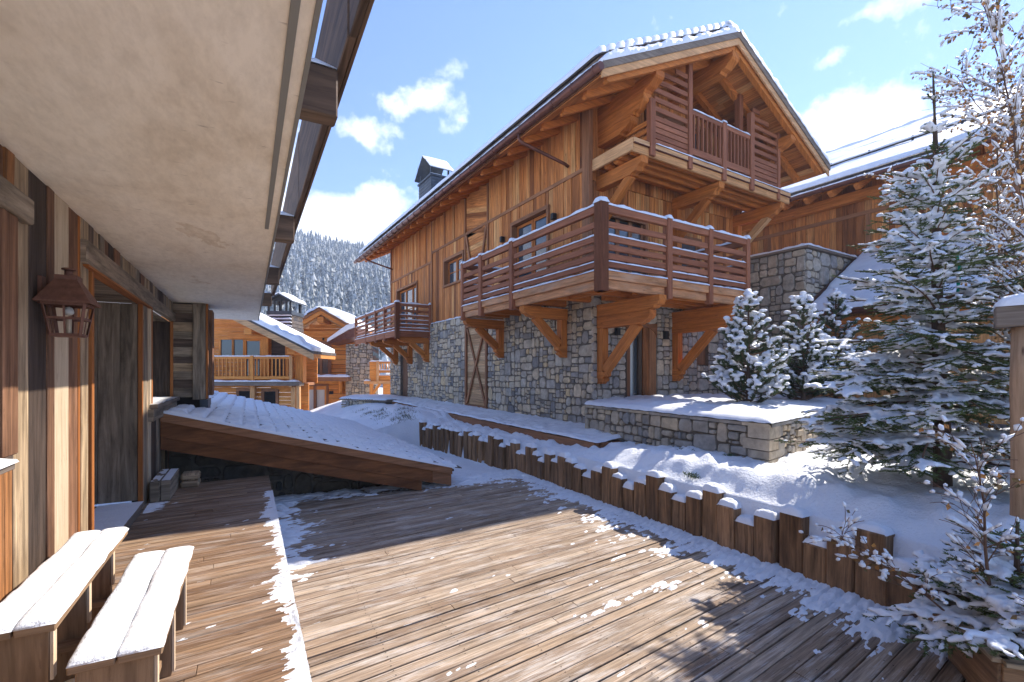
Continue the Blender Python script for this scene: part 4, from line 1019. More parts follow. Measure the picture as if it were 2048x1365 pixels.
# --- balcony builder (parts of the balcony are sub-parts)
def corbel(parent, p0, d, L, h, w, name='bracket_beam', mat='beam', cut=.5):
    """horizontal beam starting at p0 in direction d, carved underside at its free end"""
    q = h*cut
    pts = [(0, 0), (L-.30, 0), (L-.26, .02), (L-.17, .03), (L-.13, q*.55), (L-.05, q*.7), (L, q+.03), (L, h), (0, h)]
    d = Vector(d); s = Vector((-d.y, d.x, 0)); m = MB(); m.prism(pts, Vector(p0)-s*w/2, d, (0, 0, 1), s, w)
    return build(m, name, mat, parent)
def bracket(parent, p, d, ext, zt, h, post_b, double=False):
    """wall post at p, cantilever beam of length ext in direction d with its top at zt"""
    d = Vector(d); s = Vector((-d.y, d.x, 0)); p = Vector((p[0], p[1], 0)); w = .20
    b = corbel(parent, p+Vector((0, 0, zt-h)), d, ext, h, w); zl = zt-h
    if double: corbel(b, p+Vector((0, 0, zt-2*h-.004)), d, ext*.86, h, w-.01); zl = zt-2*h-.004
    m = MB(); m.beam(p+d*.09+Vector((0, 0, post_b+.12)), p+d*.09+Vector((0, 0, zl-.003)), .18, .18, up=d, ch=.008); build(m, 'wall_post', 'beam', b)
    m = MB(); m.prism([(0, 0), (.10, 0), (.16, .05), (.20, .06), (.24, .12), (0, .12)], p-s*.08+Vector((0, 0, post_b)), d, (0, 0, 1), s, .16); build(m, 'post_foot', 'beam', b)
    m = MB(); m.prism([(0, 0), (.16, 0), (.26, .06), (.27, .14), (.18, .14), (.18, .17), (0, .17)], p-s*.092+Vector((0, 0, post_b+.12)), d, (0, 0, 1), s, .184); build(m, 'corbel_block', 'beam', b)
    a0 = p+d*.20+Vector((0, 0, post_b+.30)); L = min(ext*.62, (zl-post_b)*.8); a1 = p+d*(.16+L)+Vector((0, 0, zl+.02))
    m = MB(); m.beam(a0, a1, .15, .19, up=s.cross((a1-a0).normalized()), ch=.006); build(m, 'diagonal_strut', 'beam', b)
    return b
def rail_run(bal, p0, p1, posts, z0, ztop, slats, snow_on, pw=.13, endposts=(True, True)):
    p0 = Vector(p0); p1 = Vector(p1); d = (p1-p0); L = d.length; d.normalize(); s = Vector((-d.y, d.x, 0))
    up = Vector((0, 0, 1))
    for (t, w) in posts:
        c = p0+d*t; m = MB(); m.beam(c+up*(z0-.09), c+up*(ztop+.03), w, w, up=d, ch=.008); po = build(m, 'baluster_post', 'rail', bal)
        m = MB(); snow_strip(m, c-d*(w/2+.008)+up*(ztop+.028), c+d*(w/2+.008)+up*(ztop+.028), w, .075, step=.035, seg=8); build(m, 'post_snow', 'snow', po) if False else build(m, 'post_snow', 'snow', bal)
    ts = [t for t, w in posts]
    for (za, zb, th) in slats:
        for (t0, w0), (t1, w1) in zip(posts, posts[1:]):
            m = MB(); m.beam(p0+d*(t0+w0/2-.0)+up*(za+zb)/2, p0+d*(t1-w1/2)+up*(za+zb)/2, th, zb-za, ch=.008); build(m, 'slat', 'rail', bal)
            if (za, zb) in snow_on or zb > ztop-.05:
                m = MB(); snow_strip(m, p0+d*(t0+w0/2)+up*zb, p0+d*(t1-w1/2)+up*zb, th, .055 if zb > ztop-.05 else .03, step=.08, seg=6); build(m, 'slat_snow', 'snow', bal)
def fascia(bal, p0, p1, z0, z1, th=.06, snow=True, mat='fascia'):
    p0 = Vector(p0); p1 = Vector(p1); up = Vector((0, 0, 1))
    m = MB(); m.beam(p0+up*(z0+z1)/2, p1+up*(z0+z1)/2, th, z1-z0, ch=.005); build(m, 'fascia_board', mat, bal)
# lower corner balcony
BX = -1.29; BY = -1.70; BE = 3.88; BR = 3.08
bal = bx(ch, 'corner_balcony', 'rail', BX+.05, BX+.09, BY+.1, BE, 3.36, 3.40, 1)
SL_ = [(4.46, 4.59, .09), (4.20, 4.31, .05), (3.95, 4.06, .05), (3.79, 3.90, .05), (3.63, 3.74, .05), (3.49, 3.585, .05)]
SN_ = [(3.95, 4.06), (3.49, 3.585)]
rail_run(bal, (BX, BY, 0), (BX, BE, 0), [(0, .19), (2.98, .14), (4.50, .14), (BE-BY, .12)], 3.13, 4.585, SL_, SN_)
rail_run(bal, (BX, BY, 0), (BR, BY, 0), [(0, .0), (1.74, .14), (3.03, .13), (BR-BX, .12)][0:1] and [(.0, .19), (1.74, .14), (3.03, .13), (BR-BX, .12)], 3.13, 4.585, SL_, SN_)
rail_run(bal, (BR, BY, 0), (BR, .2, 0), [(0, .1), (1.9, .08)], 3.13, 4.56, SL_, SN_)
rail_run(bal, (BX, BE, 0), (.05, BE, 0), [(0, .1), (1.34, .08)], 3.13, 4.56, SL_, SN_)
fascia(bal, (BX+.01, BY, 0), (BX+.01, BE, 0), 3.27, 3.42, .10); fascia(bal, (BX, BY+.01, 0), (BR, BY+.01, 0), 3.27, 3.42, .10)
fascia(bal, (BX+.06, BY+.05, 0), (BX+.06, BE, 0), 3.11, 3.268, .08); fascia(bal, (BX+.05, BY+.06, 0), (BR, BY+.06, 0), 3.11, 3.268, .08)
fascia(bal, (BR, BY, 0), (BR, .1, 0), 3.13, 3.42, .08); fascia(bal, (BX, BE, 0), (.1, BE, 0), 3.13, 3.42, .08)
x = BX+.14
while x < BR: bx(bal, 'deck_board', 'beam', x, x+.155, BY+.12, .0 if x > .02 else BE-.05, 3.375, 3.41, 1); x += .16
for y in (-1.25, -.8, -.35): bx(bal, 'joist', 'beam', .0, BR, y-.06, y+.06, 3.16, 3.37, 0)
for y in (.1, 1.0, 2.0, 3.0, 3.6): bx(bal, 'joist', 'beam', BX+.1, .02, y-.06, y+.06, 3.16, 3.37, 0)
bx(bal, 'joist', 'beam', BX+.1, .0, -.9, -.78, 3.16, 3.37, 0); bx(bal, 'joist', 'beam', -.65, -.53, BY+.1, 0, 3.17, 3.368, 1)
m = MB(); snow_strip(m, (BX-.01, BY, 3.42), (BX-.01, BE, 3.42), .09, .035); snow_strip(m, (BX, BY-.01, 3.42), (BR, BY-.01, 3.42), .09, .035); build(m, 'deck_edge_snow', 'snow', bal)
bracket(ch, (.0, 3.92), (-1, 0, 0), 1.24, 3.10, .25, 2.02); bracket(ch, (.0, .98), (-1, 0, 0), 1.24, 3.10, .25, 1.95)
bracket(ch, (.22, .0), (0, -1, 0), 1.78, 3.10, .26, 1.34, True); bracket(ch, (2.72, .0), (0, -1, 0), 1.78, 3.10, .26, 1.38, True)
# small far balcony
SX = -1.32; SY = 9.52; SE = 15.75
sb = bx(ch, 'side_balcony', 'rail', SX+.05, SX+.09, SY+.1, SE, 3.16, 3.20, 1)
SL2 = [(4.12, 4.22, .08), (3.90, 3.99, .05), (3.70, 3.79, .05), (3.53, 3.61, .05), (3.37, 3.45, .05), (3.22, 3.30, .05)]
rail_run(sb, (SX, SY, 0), (SX, SE, 0), [(0, .16), (1.5, .12), (2.8, .12), (4.3, .12), (SE-SY, .12)], 2.96, 4.22, SL2, [(3.70, 3.79), (3.22, 3.30)])
rail_run(sb, (SX, SY, 0), (.02, SY, 0), [(0, .16), (1.32, .10)], 2.96, 4.22, SL2, [(3.70, 3.79), (3.37, 3.45), (3.53, 3.61), (3.22, 3.30)])
fascia(sb, (SX, SY, 0), (SX, SE, 0), 2.96, 3.19, .09, mat='rail'); fascia(sb, (SX, SY, 0), (.05, SY, 0), 2.96, 3.19, .09, mat='rail')
x = SX+.1
while x < -.02: bx(sb, 'deck_board', 'beam', x, min(x+.155, 0), SY+.08, SE, 3.12, 3.155, 1); x += .16
for y in (10.5, 12, 13.5, 15): bx(sb, 'joist', 'beam', SX+.1, .02, y-.06, y+.06, 2.98, 3.118, 0)
m = MB(); snow_strip(m, (SX-.01, SY, 3.19), (SX-.01, SE, 3.19), .09, .035); snow_strip(m, (SX, SY, 3.19), (0, SY, 3.19), .09, .03); build(m, 'deck_edge_snow', 'snow', sb)
for y in (9.66, 11.55, 13.45): bracket(ch, (.0, y), (-1, 0, 0), 1.26, 2.95, .22, 2.0 if y < 11 else 1.95)
# --- upper gable balcony
UB = bx(ch, 'gable_balcony', 'beam', .15, 5.95, -.75, -.65, 6.12, 6.24, 0)
UY = -1.1; Z0 = 6.13
def upost(x, zt, w=.13):
    m = MB(); m.beam((x, UY, Z0), (x, UY, zt), w, w*.8, up=(0, 1, 0), ch=.006); return build(m, 'screen_post', 'rail', UB)
upost(.65, 7.33, .15); upost(1.87, zu(1.87)-.02, .13); upost(3.1, 7.50, .14); upost(4.22, zu(4.22)-.45, .15); upost(5.43, 7.86, .11)
m = MB(); m.box(4.0, 4.15, -.95, -.8, 6.3, zu(4.1), 2, .006); build(m, 'screen_post', 'rail', UB)
z = 6.42
while z < 8.5:
    for (xa, xb) in ((.73, 1.80), (4.30, 5.37)):
        # clip by the roof line
        a, b = xa, xb
        if zu(a)-.12 < z+.1: a = None
        if xa < 3:
            aa = xa if zu(xa)-.1 > z+.1 else (z+.2-7.05)/.506-1.1
            if aa < xb-.15: m = MB(); m.beam((aa, UY, z+.05), (xb, UY, z+.05), .04, .105, ch=.006); build(m, 'screen_slat', 'rail', UB)
        else:
            bb = xb if zu(xb)-.1 > z+.1 else 6-((z+.2-7.05)/.506-1.1)
            if bb > xa+.15: m = MB(); m.beam((xa, UY, z+.05), (bb, UY, z+.05), .04, .105, ch=.006); build(m, 'screen_slat', 'rail', UB)
    z += .125 if z < 6.85 else .20
for (xa, xb) in ((1.94, 3.03), (3.17, 4.14)):
    m = MB(); m.beam((xa, UY, 7.42), (xb, UY, 7.42), .07, .10, ch=.006); build(m, 'hand_rail', 'rail', UB)
    m = MB(); m.beam((xa, UY, 6.56), (xb, UY, 6.56), .05, .15, ch=.006); build(m, 'bottom_rail', 'rail', UB)
    n = 7
    for k in range(n):
        x = xa+(k+.5)*(xb-xa)/n; m = MB(); m.beam((x, UY, 6.63), (x, UY, 7.38), .06, .035, up=(1, 0, 0)); build(m, 'baluster', 'rail', UB)
    m = MB(); snow_strip(m, (xa, UY, 7.47), (xb, UY, 7.47), .08, .045, step=.07); build(m, 'rail_snow', 'snow', UB)
m = MB(); snow_strip(m, (3.02, UY, 7.5), (3.18, UY, 7.5), .12, .06, step=.03); build(m, 'rail_snow', 'snow', UB)
m = MB(); m.box(.12, 6.0, UY-.03, UY+.03, 6.30, 6.40, 0, .005); build(m, 'edge_board', 'beam_pale', UB)
m = MB(); m.box(.12, 6.0, UY+.0, UY+.05, 6.12, 6.285, 0, .005); build(m, 'edge_board', 'beam_pale', UB)
m = MB(); m.box(.12, 6.0, UY-.05, UY-.0, 6.287, 6.298, 0); build(m, 'drip_edge', 'copper', UB)
m = MB(); snow_strip(m, (.75, UY-.02, 6.40), (5.95, UY-.02, 6.40), .05, .035); build(m, 'deck_edge_snow', 'snow', UB)
bx(UB, 'side_edge_board', 'beam_pale', .10, .16, UY, .28, 6.14, 6.40, 1, .005)
for z in (6.5, 6.66, 6.82): bx(UB, 'side_slat', 'beam', .62, .66, UY+.05, .25, z, z+.10, 1)
for y0, y1 in ((-1.05, -.87), (-.6, -.42), (-.3, -.12)): bx(UB, 'joist', 'beam', .18, 5.9, y0, y1, 6.13 if y0 < -1 else 6.1, 6.30, 0, .05)
x = .16
while x < 5.9: bx(UB, 'deck_board', 'beam', x, min(x+.15, 5.95), UY+.06, .26, 6.302, 6.335, 1); x += .155
for x in (.46, 3.05, 5.65): 
    m = MB(); pts = [(0, 0), (1.05, 0), (1.10, .03), (1.2, .05), (1.26, .12), (1.36, .17), (1.38, .30), (0, .30)]
    m.prism([(a, b) for a, b in pts], (x-.1, .27, 5.80), (0, -1, 0), (0, 0, 1), (1, 0, 0), .2); cbm = build(m, 'cantilever_beam', 'beam', UB)
    m = MB(); m.beam((x, .2, 5.05), (x, -.72, 5.82), .16, .17, up=(0, -.6, -.8), ch=.006); build(m, 'diagonal_strut', 'beam_pale' if x > 5 else 'beam', UB)
    m = MB(); m.beam((x, .19, 3.5), (x, .19, 5.80), .18, .16, up=(0, 1, 0), ch=.006); build(m, 'wall_post', 'beam', UB) if x > .5 else None
# --- roof structure
YV = -1.56; YF = 16.2
def purlin(x, zt, y_end, h, w, name='purlin'):
    m = MB(); L = .6-y_end; pts = [(0, 0), (L-.34, 0), (L-.30, .04), (L-.2, .06), (L-.12, h*.35), (L-.03, h*.5), (L, h*.62), (L, h), (0, h)]
    m.prism(pts, (x-w/2, .6, zt-h), (0, -1, 0), (0, 0, 1), (1, 0, 0), w); return build(m, name, 'beam', ch)
purlin(3.0, zu(3.0)-.19, -1.50, .36, .26)
purlin(.52, zu(.52)-.165, -1.46, .30, .24); purlin(.52, zu(.52)-.468, -1.12, .30, .235); purlin(.52, zu(.52)-.772, -.75, .28, .23)
purlin(5.5, zu(5.5)-.165, -1.46, .28, .24); purlin(5.5, zu(5.5)-.448, -1.05, .28, .235)
roof = root('roof_dummy', None, None, (0, 0, 0), F_C) if False else None
# rafters (both slopes), eave tails rounded
def rafter(y, side, w=.12, h=.16):
    s = 1 if side < 0 else -1
    def P(x, dz): return ((x if side < 0 else 6-x), y, zu(x)+dz)
    m = MB(); xs_ = [(-.92, -.04), (-.95, -.10), (-.90, -.15), (-.80, -h), (2.99, -h), (2.99, -.002), (-.92, -.002)]
    pts = [((x if side < 0 else 6-x), zu(x)+dz) for x, dz in xs_]
    m.prism(pts, (0, y-w/2, 0), (1, 0, 0), (0, 0, 1), (0, 1, 0), w); return build(m, 'rafter', 'beam', ch)
ry = [-1.42, -.82, -.1]+[.62+.71*k for k in range(22)]
for y in ry: rafter(y, -1)
for y in ry[:4]: rafter(y, 1)
# soffit boards
def slope_slab(x0, x1, y0, y1, t0, t1, mat, name, parent=None, right=False, ch_=0):
    pts = [(x0, zu(x0)+t0), (x1, zu(x1)+t0), (x1, zu(x1)+t1), (x0, zu(x0)+t1)]
    if right: pts = [(6-x0, zu(x0)+t0), (6-x1, zu(x1)+t0), (6-x1, zu(x1)+t1), (6-x0, zu(x0)+t1)][::-1]
    m = MB(); m.prism(pts, (0, y0, 0), (1, 0, 0), (0, 0, 1), (0, 1, 0), y1-y0)
    # texture runs along y: swap uv of the long faces
    return build(m, name, mat, parent or ch)
x = -1.08
while x < 2.98:
    w = .15
    for right in (False, True):
        xa, xb = x+.002, min(x+w, 3.0)-.002
        # built as a box along y so that the grain follows the board
        yb = YF-.1 if not right else 4
        sgn = -1 if right else 1
        cx = (xa+xb)/2; X = 6-cx if right else cx; a = math.atan(.506)*(-sgn)
        yy = YV+.06
        while yy < yb:
            y2 = min(yy+random.uniform(1.0, 2.6) if yy < 1.5 else yb, yb)
            m = MB(); M = Matrix.Translation((X, 0, zu(cx)+.012)) @ Matrix.Rotation(a, 4, 'Y'); m.box(-(xb-xa)/2*1.12, (xb-xa)/2*1.12, yy+.001, y2-.001, -.010, .010, 1, 0, M); build(m, 'soffit_board', 'larch', ch); yy = y2
    x += w
slope_slab(-1.12, 3.0, YV+.04, YF, .03, .21, 'trim', 'roof_deck'); slope_slab(-1.12, 3.0, YV+.04, YF, .03, .21, 'trim', 'roof_deck', right=True)
# rake boards
for right in (False, True):
    slope_slab(-1.14, 2.998, YV-.0, YV+.038, -.06, .10, 'beam_pale', 'rake_board', right=right)
    slope_slab(-1.14, 2.998, YV-.03, YV+.0-.002, .085, .225, 'greyboard', 'rake_board', right=right)
    m = MB(); P = lambda x_: Vector(((x_ if not right else 6-x_), YV+.07, zu(x_)+.222))
    snow_strip(m, P(-1.12), P(2.99), .20, .15, step=.06, seg=8, up=Vector((-.45 if not right else .45, 0, .89)).normalized()); build(m, 'verge_snow', 'snow', ch)
    # side flashing up to slate layer
    slope_slab(-1.04, 2.998, YV+.15, YV+.2, .21, .40, 'copper', 'verge_flashing', right=right)
    slope_slab(-1.04, 2.998, YV+.2, YF-.1, .21, .40, 'slate', 'roof_underlay', right=right)
    # slates along the verge, two deep, individually laid
    n = 17; st = 4.05/n
    for i in range(n):
        x0 = -1.06+i*st
        for j in range(2):
            yy = YV+.13+j*.24
            X = x0+st*.5; XX = 6-X if right else X
            a = (math.atan(.506)-.09)*(1 if right else -1)
            m = MB(); M = Matrix.Translation((XX, yy+.11+random.uniform(-.02, .02), zu(X)+.43)) @ Matrix.Rotation(a, 4, 'Y'); m.box(-st*.68, st*.68, -.115, .115, -.014, .014, 0, 0, M, .004); build(m, 'slate', 'slate', ch)
for i in range(70):
    y = YV+.65+i*.235
    if y > YF-.3: break
    m = MB(); M = Matrix.Translation((-.93, y, zu(-.93)+.43)) @ Matrix.Rotation(-(math.atan(.506)-.09), 4, 'Y'); m.box(-.17, .17, -.112, .112, -.014, .014, 0, 0, M, .004); build(m, 'slate', 'slate', ch)
# snow blanket with pillows
sec = math.sqrt(1+.506**2)
def roof_snow(u, y, right):
    x = -1.12+u*(4.12+.02)
    per = (u*17) % 1; b = math.sqrt(max(0, 1-abs(2*per-1)**3))
    ev = min(1, (y-(YV+.15))/.05); e2 = min(1, (u*4.08)/.06+.02); dv = math.exp(-(y-(YV+.2))/.9)
    hh = .44+(.17+.03*nz(u*5, y*1.2))*max(0, ev)**.5*max(0, e2)**.5*(1-.34*dv*(1-b)) + .012*nz(u*40, y*6)
    if u > .985: hh += .0
    return ((6-x if right else x), y-.02*b*dv, zu(min(x, 3.0))+hh)
for right in (False, True):
    m = MB(); ysn = [YV+.12, YV+.15, YV+.17, YV+.2, YV+.24, YV+.3, YV+.38, YV+.5, YV+.7, YV+1]+lin(YV+1.25, YF-.1, .35 if not right else 1.0)
    grid(m, lambda u, y: roof_snow(u, y, right), [0, .004, .01, .018]+lin(.03, 1, 1/110), ysn); build(m, 'roof_snow', 'snow', ch)
m = MB(); snow_strip(m, (3.0, YV+.13, zu(3)+.45), (3.0, YF, zu(3)+.45), .4, .16, step=.12, seg=6); build(m, 'ridge_snow', 'snow', ch)
# gutter, clamps and spouts
gx, gz_ = -1.20, zu(-1.1)+.09
m = MB(); m.tube([(gx, YV-.04, gz_), (gx, YF+.3, gz_)], .078, 12); gut = build(m, 'gutter', 'copper', ch)
m = MB(); snow_strip(m, (gx, YV, gz_+.055), (gx, YF, gz_+.055), .12, .045, step=.1); build(m, 'gutter_snow', 'snow', gut)
y = YV+.12
while y < YF:
    m = MB(); m.tube([(gx+.087*math.cos(a), y, gz_+.087*math.sin(a)) for a in [2*math.pi*i/12 for i in range(13)]], .012, 5, caps=False); m.beam((gx+.05, y, gz_+.08), (gx+.28, y, gz_+.2), .03, .012); build(m, 'gutter_clamp', 'copper', gut); y += .62
for y, y2 in ((1.16, .85), (14.6, 14.2)):
    m = MB(); m.tube([(gx, y, gz_-.03), (gx, y, gz_-.16), (gx+.03, y-.01, gz_-.22), (gx+.12, y-.05, gz_-.28), (-.1, y2, gz_-.62), (-.0, y2, gz_-.66)], .038, 10); build(m, 'spout_pipe', 'copper', gut)
# --- chimney clad in dark slate with a folded metal cap
CX, CY = 1.05, 11.6
chm = bx(ch, 'chimney', 'zinc', CX-.42, CX+.42, CY-.7, CY+.7, 8.0, 9.95)
for k in range(13):
    z = 8.2+k*.135
    bx(chm, 'slate_course', 'zinc', CX-.45, CX+.45, CY-.73, CY+.73, z, z+.12, 1, .008, None, .004)
bx(chm, 'crown', 'zinc', CX-.50, CX+.50, CY-.78, CY+.78, 9.95, 10.03, 1, .005)
m = MB(); snow_strip(m, (CX-.25, CY-.78, 10.03), (CX-.25, CY+.78, 10.03), .45, .05); build(m, 'crown_snow', 'snow', chm)
for sx in (-1, 1):
    for sy in (-1, 1): bx(chm, 'cap_leg', 'zinc', CX+sx*.4-.03, CX+sx*.4+.03, CY+sy*.6-.04, CY+sy*.6+.04, 10.03, 10.36, 2)
m = MB(); m.prism([(-.95, 10.20), (0, 11.0), (.95, 10.20), (.95, 10.235), (0, 11.045), (-.95, 10.235)], (CX+.56, CY, 0), (0, 1, 0), (0, 0, 1), (-1, 0, 0), 1.12); build(m, 'cap_hood', 'zinc', chm)
m = MB(); snow_strip(m, (CX, CY+.95, 10.24), (CX, CY+.02, 11.03), 1.1, .03, up=(0, .64, .77)); snow_strip(m, (CX, CY-.95, 10.24), (CX, CY-.02, 11.03), 1.1, .03, up=(0, -.64, .77)); build(m, 'cap_snow', 'snow', chm)

# ================================================================== kerb bed along the facade, terrace slab
kb = root('kerb', 'long low kerb of brown timbers with snow running along the stone facade', 'kerb', (-.9, 4, .2), F_C)
y = -1.25
while y < 11.2:
    L = random.uniform(1.3, 1.9); y2 = min(y+L, 11.3)
    z1 = .27+.012*(y+1.2)
    m = MB(); m.box(-1.06+random.uniform(-.01, .01), -.90, y+.004, y2-.004, -.02, z1, 1, .012, None, .006); build(m, 'kerb_timber', 'trim', kb); y = y2
m = MB(); m.box(-.92, -.42, -1.33, -1.2, -.02, .27, 0, .012, None, .004); build(m, 'kerb_timber', 'trim', kb)
m = MB(); 
def kbz(x, y):
    e = min(1, (x+1.075)/.05+.1); e3 = min(1, (y+1.32)/.06+.1)
    return (x, y, .265+.012*(y+1.2)+(.055+.035*fbm(x*2.5, y*1.6, 3)+.028*nz(x*9, y*7))*max(0, min(e, e3))**.5 + max(0, x+.9)*.10)
grid(m, kbz, lin(-1.075, -.8, .035)+lin(-.75, .0, .075), lin(-1.32, 11.3, .06)); build(m, 'kerb_snow', 'snow', kb)
tsl = root('terrace_slab', 'thin snow covered stone landing at the side door of the stone wall', 'landing', (-1.2, 12.4, .3), F_C)
def slab_poly(z0, z1, name, mat, p):
    m = MB(); m.prism([(-2.6, 13.3), (-1.3, 10.9), (-.02, 10.9), (-.02, 14.5), (-1.6, 15.2)], (0, 0, z0), (1, 0, 0), (0, 1, 0), (0, 0, 1), z1-z0); return build(m, name, mat, p)
slab_poly(.40, .47, 'slab', 'greyboard', tsl)
m = MB()
def inside(x, y):
    P = [(-2.6, 13.3), (-1.3, 10.9), (-.02, 10.9), (-.02, 14.5), (-1.6, 15.2)]; d_ = 9
    for i in range(5):
        a = P[i]; b = P[(i+1) % 5]; ex, ey = b[0]-a[0], b[1]-a[1]; L = math.hypot(ex, ey); d_ = min(d_, (ex*(y-a[1])-ey*(x-a[0]))/L)
    return d_
grid(m, lambda x, y: (x, y, .465+.08*min(1, max(0, inside(x, y)+.02)/.12)**.5), lin(-2.7, .0, .06), lin(10.8, 15.3, .1), keep=lambda x, y: inside(x, y) > 0); build(m, 'slab_snow', 'snow', tsl)
stone_wall(tsl, [(.0, 2.6, -.1, .4)], (-2.52, 13.3, 0), Vector((1.3, -2.4, 0)).normalized(), (0, 0, 1), Vector((-2.4, -1.3, 0)).normalized(), .05, 'stone_warm')
bx(tsl, 'landing_core', 'mortar', -1.3, -.05, 11.0, 14.2, -.1, .39)

# ================================================================== PLANTER WALL
P0 = Vector((6.23, 4.0, 0)); PL = Vector((6.42, 8.25, 0)); pr = Vector((.9687, .2485, 0)); ZT = .88
pf = (PL-P0).normalized(); LF = (PL-P0).length; LR = 5.6
pn = Vector((-pf.y, pf.x, 0)); 
if pn.x > 0: pn = -pn
rn_ = Vector((pr.y, -pr.x, 0))
pw = root('planter_wall', 'low rubble stone planter wall with thick snow on top, in front of the arched door', 'planter wall', (6.3, 4.1, .2))
stone_wall(pw, [(.30, LF, .12, ZT-.035)], P0, pf, (0, 0, 1), pn, .052, 'stone_warm', depth=.05, gap=.009, name='stone')
stone_wall(pw, [(.30, LR, .12, ZT-.035)], P0, pr, (0, 0, 1), rn_, .052, 'stone_warm', depth=.05, gap=.009)
# quoins wrapping the corner
z = .14
for k, h in enumerate((.26, .12, .16, .2)):
    a = .36 if k % 2 == 0 else .28; b = .28 if k % 2 == 0 else .36
    m = MB(); q = [P0+pn*.04+rn_*.04, P0+pr*b+rn_*.045, P0+pr*b-rn_*.1, P0+pf*a-pn*.1, P0+pf*a+pn*.045]
    m.prism([(v.x, v.y) for v in q], (0, 0, z), (1, 0, 0), (0, 1, 0), (0, 0, 1), h-.012); build(m, 'corner_stone', 'stone_warm', pw); z += h
def L2(pts, z0, z1, name, mat, parent):
    m = MB(); m.prism([(p.x, p.y) for p in pts], (0, 0, z0), (1, 0, 0), (0, 1, 0), (0, 0, 1), z1-z0); return build(m, name, mat, parent)
L2([P0-pn*.02-rn_*.02, P0+pr*LR-rn_*.02, P0+pr*LR-rn_*.3, P0-rn_*.3-pn*.3, PL-pn*.3, PL-pn*.02], -.1, ZT-.04, 'wall_core', 'mortar', pw)
cop = []
t = -.05
while t < LF: w = random.uniform(.35, .6); L2([P0+pf*t+pn*.05, P0+pf*min(t+w-.006, LF)+pn*.05, P0+pf*min(t+w-.006, LF)-pn*.32, P0+pf*t-pn*.32] if t > 0 else [P0+pn*.05+rn_*.05, P0+pf*(t+w-.006)+pn*.05, P0+pf*(t+w-.006)-pn*.32, P0-pn*.05-rn_*.05], ZT-.035, ZT+.01, 'coping_stone', 'stone_warm', pw); t += w
t = 0
while t < LR: w = random.uniform(.35, .6); L2([P0+pr*(t+.006)+rn_*.05, P0+pr*(t+w)+rn_*.05, P0+pr*(t+w)-rn_*.32, P0+pr*(t+.006)-rn_*.32 if t > 0 else P0+pr*.33-rn_*.32], ZT-.035, ZT+.008, 'coping_stone', 'stone_warm', pw); t += w
# snow filling the planter: a=along front, b=along right side
m = MB()
def plsnow(a, b):
    p = P0+pf*a+pr*b
    df = b*abs(pr.dot(pn)); dr = a*abs(pf.dot(rn_)); e = min(df, dr)+.07
    h = ZT+.008+.085*min(1, max(0, e)/.10)**.45+.05*min(1, max(0, e)/.8)
    w = sst(0, .7, e); h += w*(.07*fbm(p.x*1.3, p.y*1.3, 8)+.03*nz(p.x*4, p.y*4))
    h += .015*nz(p.x*7, p.y*7, 2)
    return (p.x+pn.x*0, p.y, h)
grid(m, plsnow, [-.07, -.06, -.04, -.01]+lin(.03, LF, .09), [-.07, -.06, -.04, -.01]+lin(.03, LR, .09)); build(m, 'planter_snow', 'snow', pw)

# ================================================================== RIGHT BUILDING
rb = root('neighbour_chalet', 'neighbouring chalet behind the trees with long snowy roof, larch wall and stone corner block', 'chalet', (12, -1, 0), F_C)
RW = 9.8; GX = 8.8; GZ = 7.15; PT = .53
def rzz(x): return GZ+PT*(x-GX)
y = -9.5
while y < 7:
    w = random.uniform(.14, .26); bx(rb, 'wall_board', 'larch', RW-.02-random.uniform(0, .02), RW+.02, y+.005, y+w-.005, 4.6 if y < -1 else 5.0, rzz(RW)-.05, 2); y += w
bx(rb, 'backing_wall', 'dark', RW+.02, RW+.2, -9.5, 7, 0, rzz(RW))
bx(rb, 'trim_rail', 'trim', RW-.06, RW-.021, -9.5, 7, 6.42, 6.54, 1); 
for y in (-4.6, -1.45, 1.6): bx(rb, 'upright_trim', 'trim', RW-.06, RW-.021, y-.06, y+.06, 4.6, 6.42, 2)
bx(rb, 'wall_plate', 'beam', RW-.3, RW-.05, -9.6, 7, 6.85, 7.15, 1, .01)
y = -9.3
while y < 7.2: 
    m = MB(); m.prism([(GX-.05, rzz(GX)-.10), (GX+.1, rzz(GX)-.19), (RW+.3, rzz(RW+.3)-.19), (RW+.3, rzz(RW+.3)-.02), (GX-.05, rzz(GX)-.03)], (0, y, 0), (1, 0, 0), (0, 0, 1), (0, 1, 0), .13); build(m, 'rafter', 'beam', rb); y += .7
def rslab(t0, t1, x0, x1, y0, y1, mat, name): 
    m = MB(); m.prism([(x0, rzz(x0)+t0), (x1, rzz(x1)+t0), (x1, rzz(x1)+t1), (x0, rzz(x0)+t1)], (0, y0, 0), (1, 0, 0), (0, 0, 1), (0, 1, 0), y1-y0); return build(m, name, mat, rb)
rslab(-.02, .16, GX, 16, -9.6, 8, 'beam', 'roof_deck'); rslab(.16, .22, GX-.05, 16, -9.6, 8, 'slate', 'slate_layer')
m = MB(); m.tube([(GX-.09, -9.6, GZ+.06), (GX-.09, 8, GZ+.06)], .075, 10); g2 = build(m, 'gutter', 'copper', rb)
m = MB(); snow_strip(m, (GX-.09, -9.6, GZ+.1), (GX-.09, 8, GZ+.1), .12, .05); build(m, 'gutter_snow', 'snow', g2)
y = -9.2
while y < 7.5:
    m = MB(); m.tube([(GX-.09+.085*math.cos(a), y, GZ+.06+.085*math.sin(a)) for a in [2*math.pi*i/10 for i in range(11)]], .013, 5, caps=False); build(m, 'gutter_clamp', 'copper', g2); y += .95
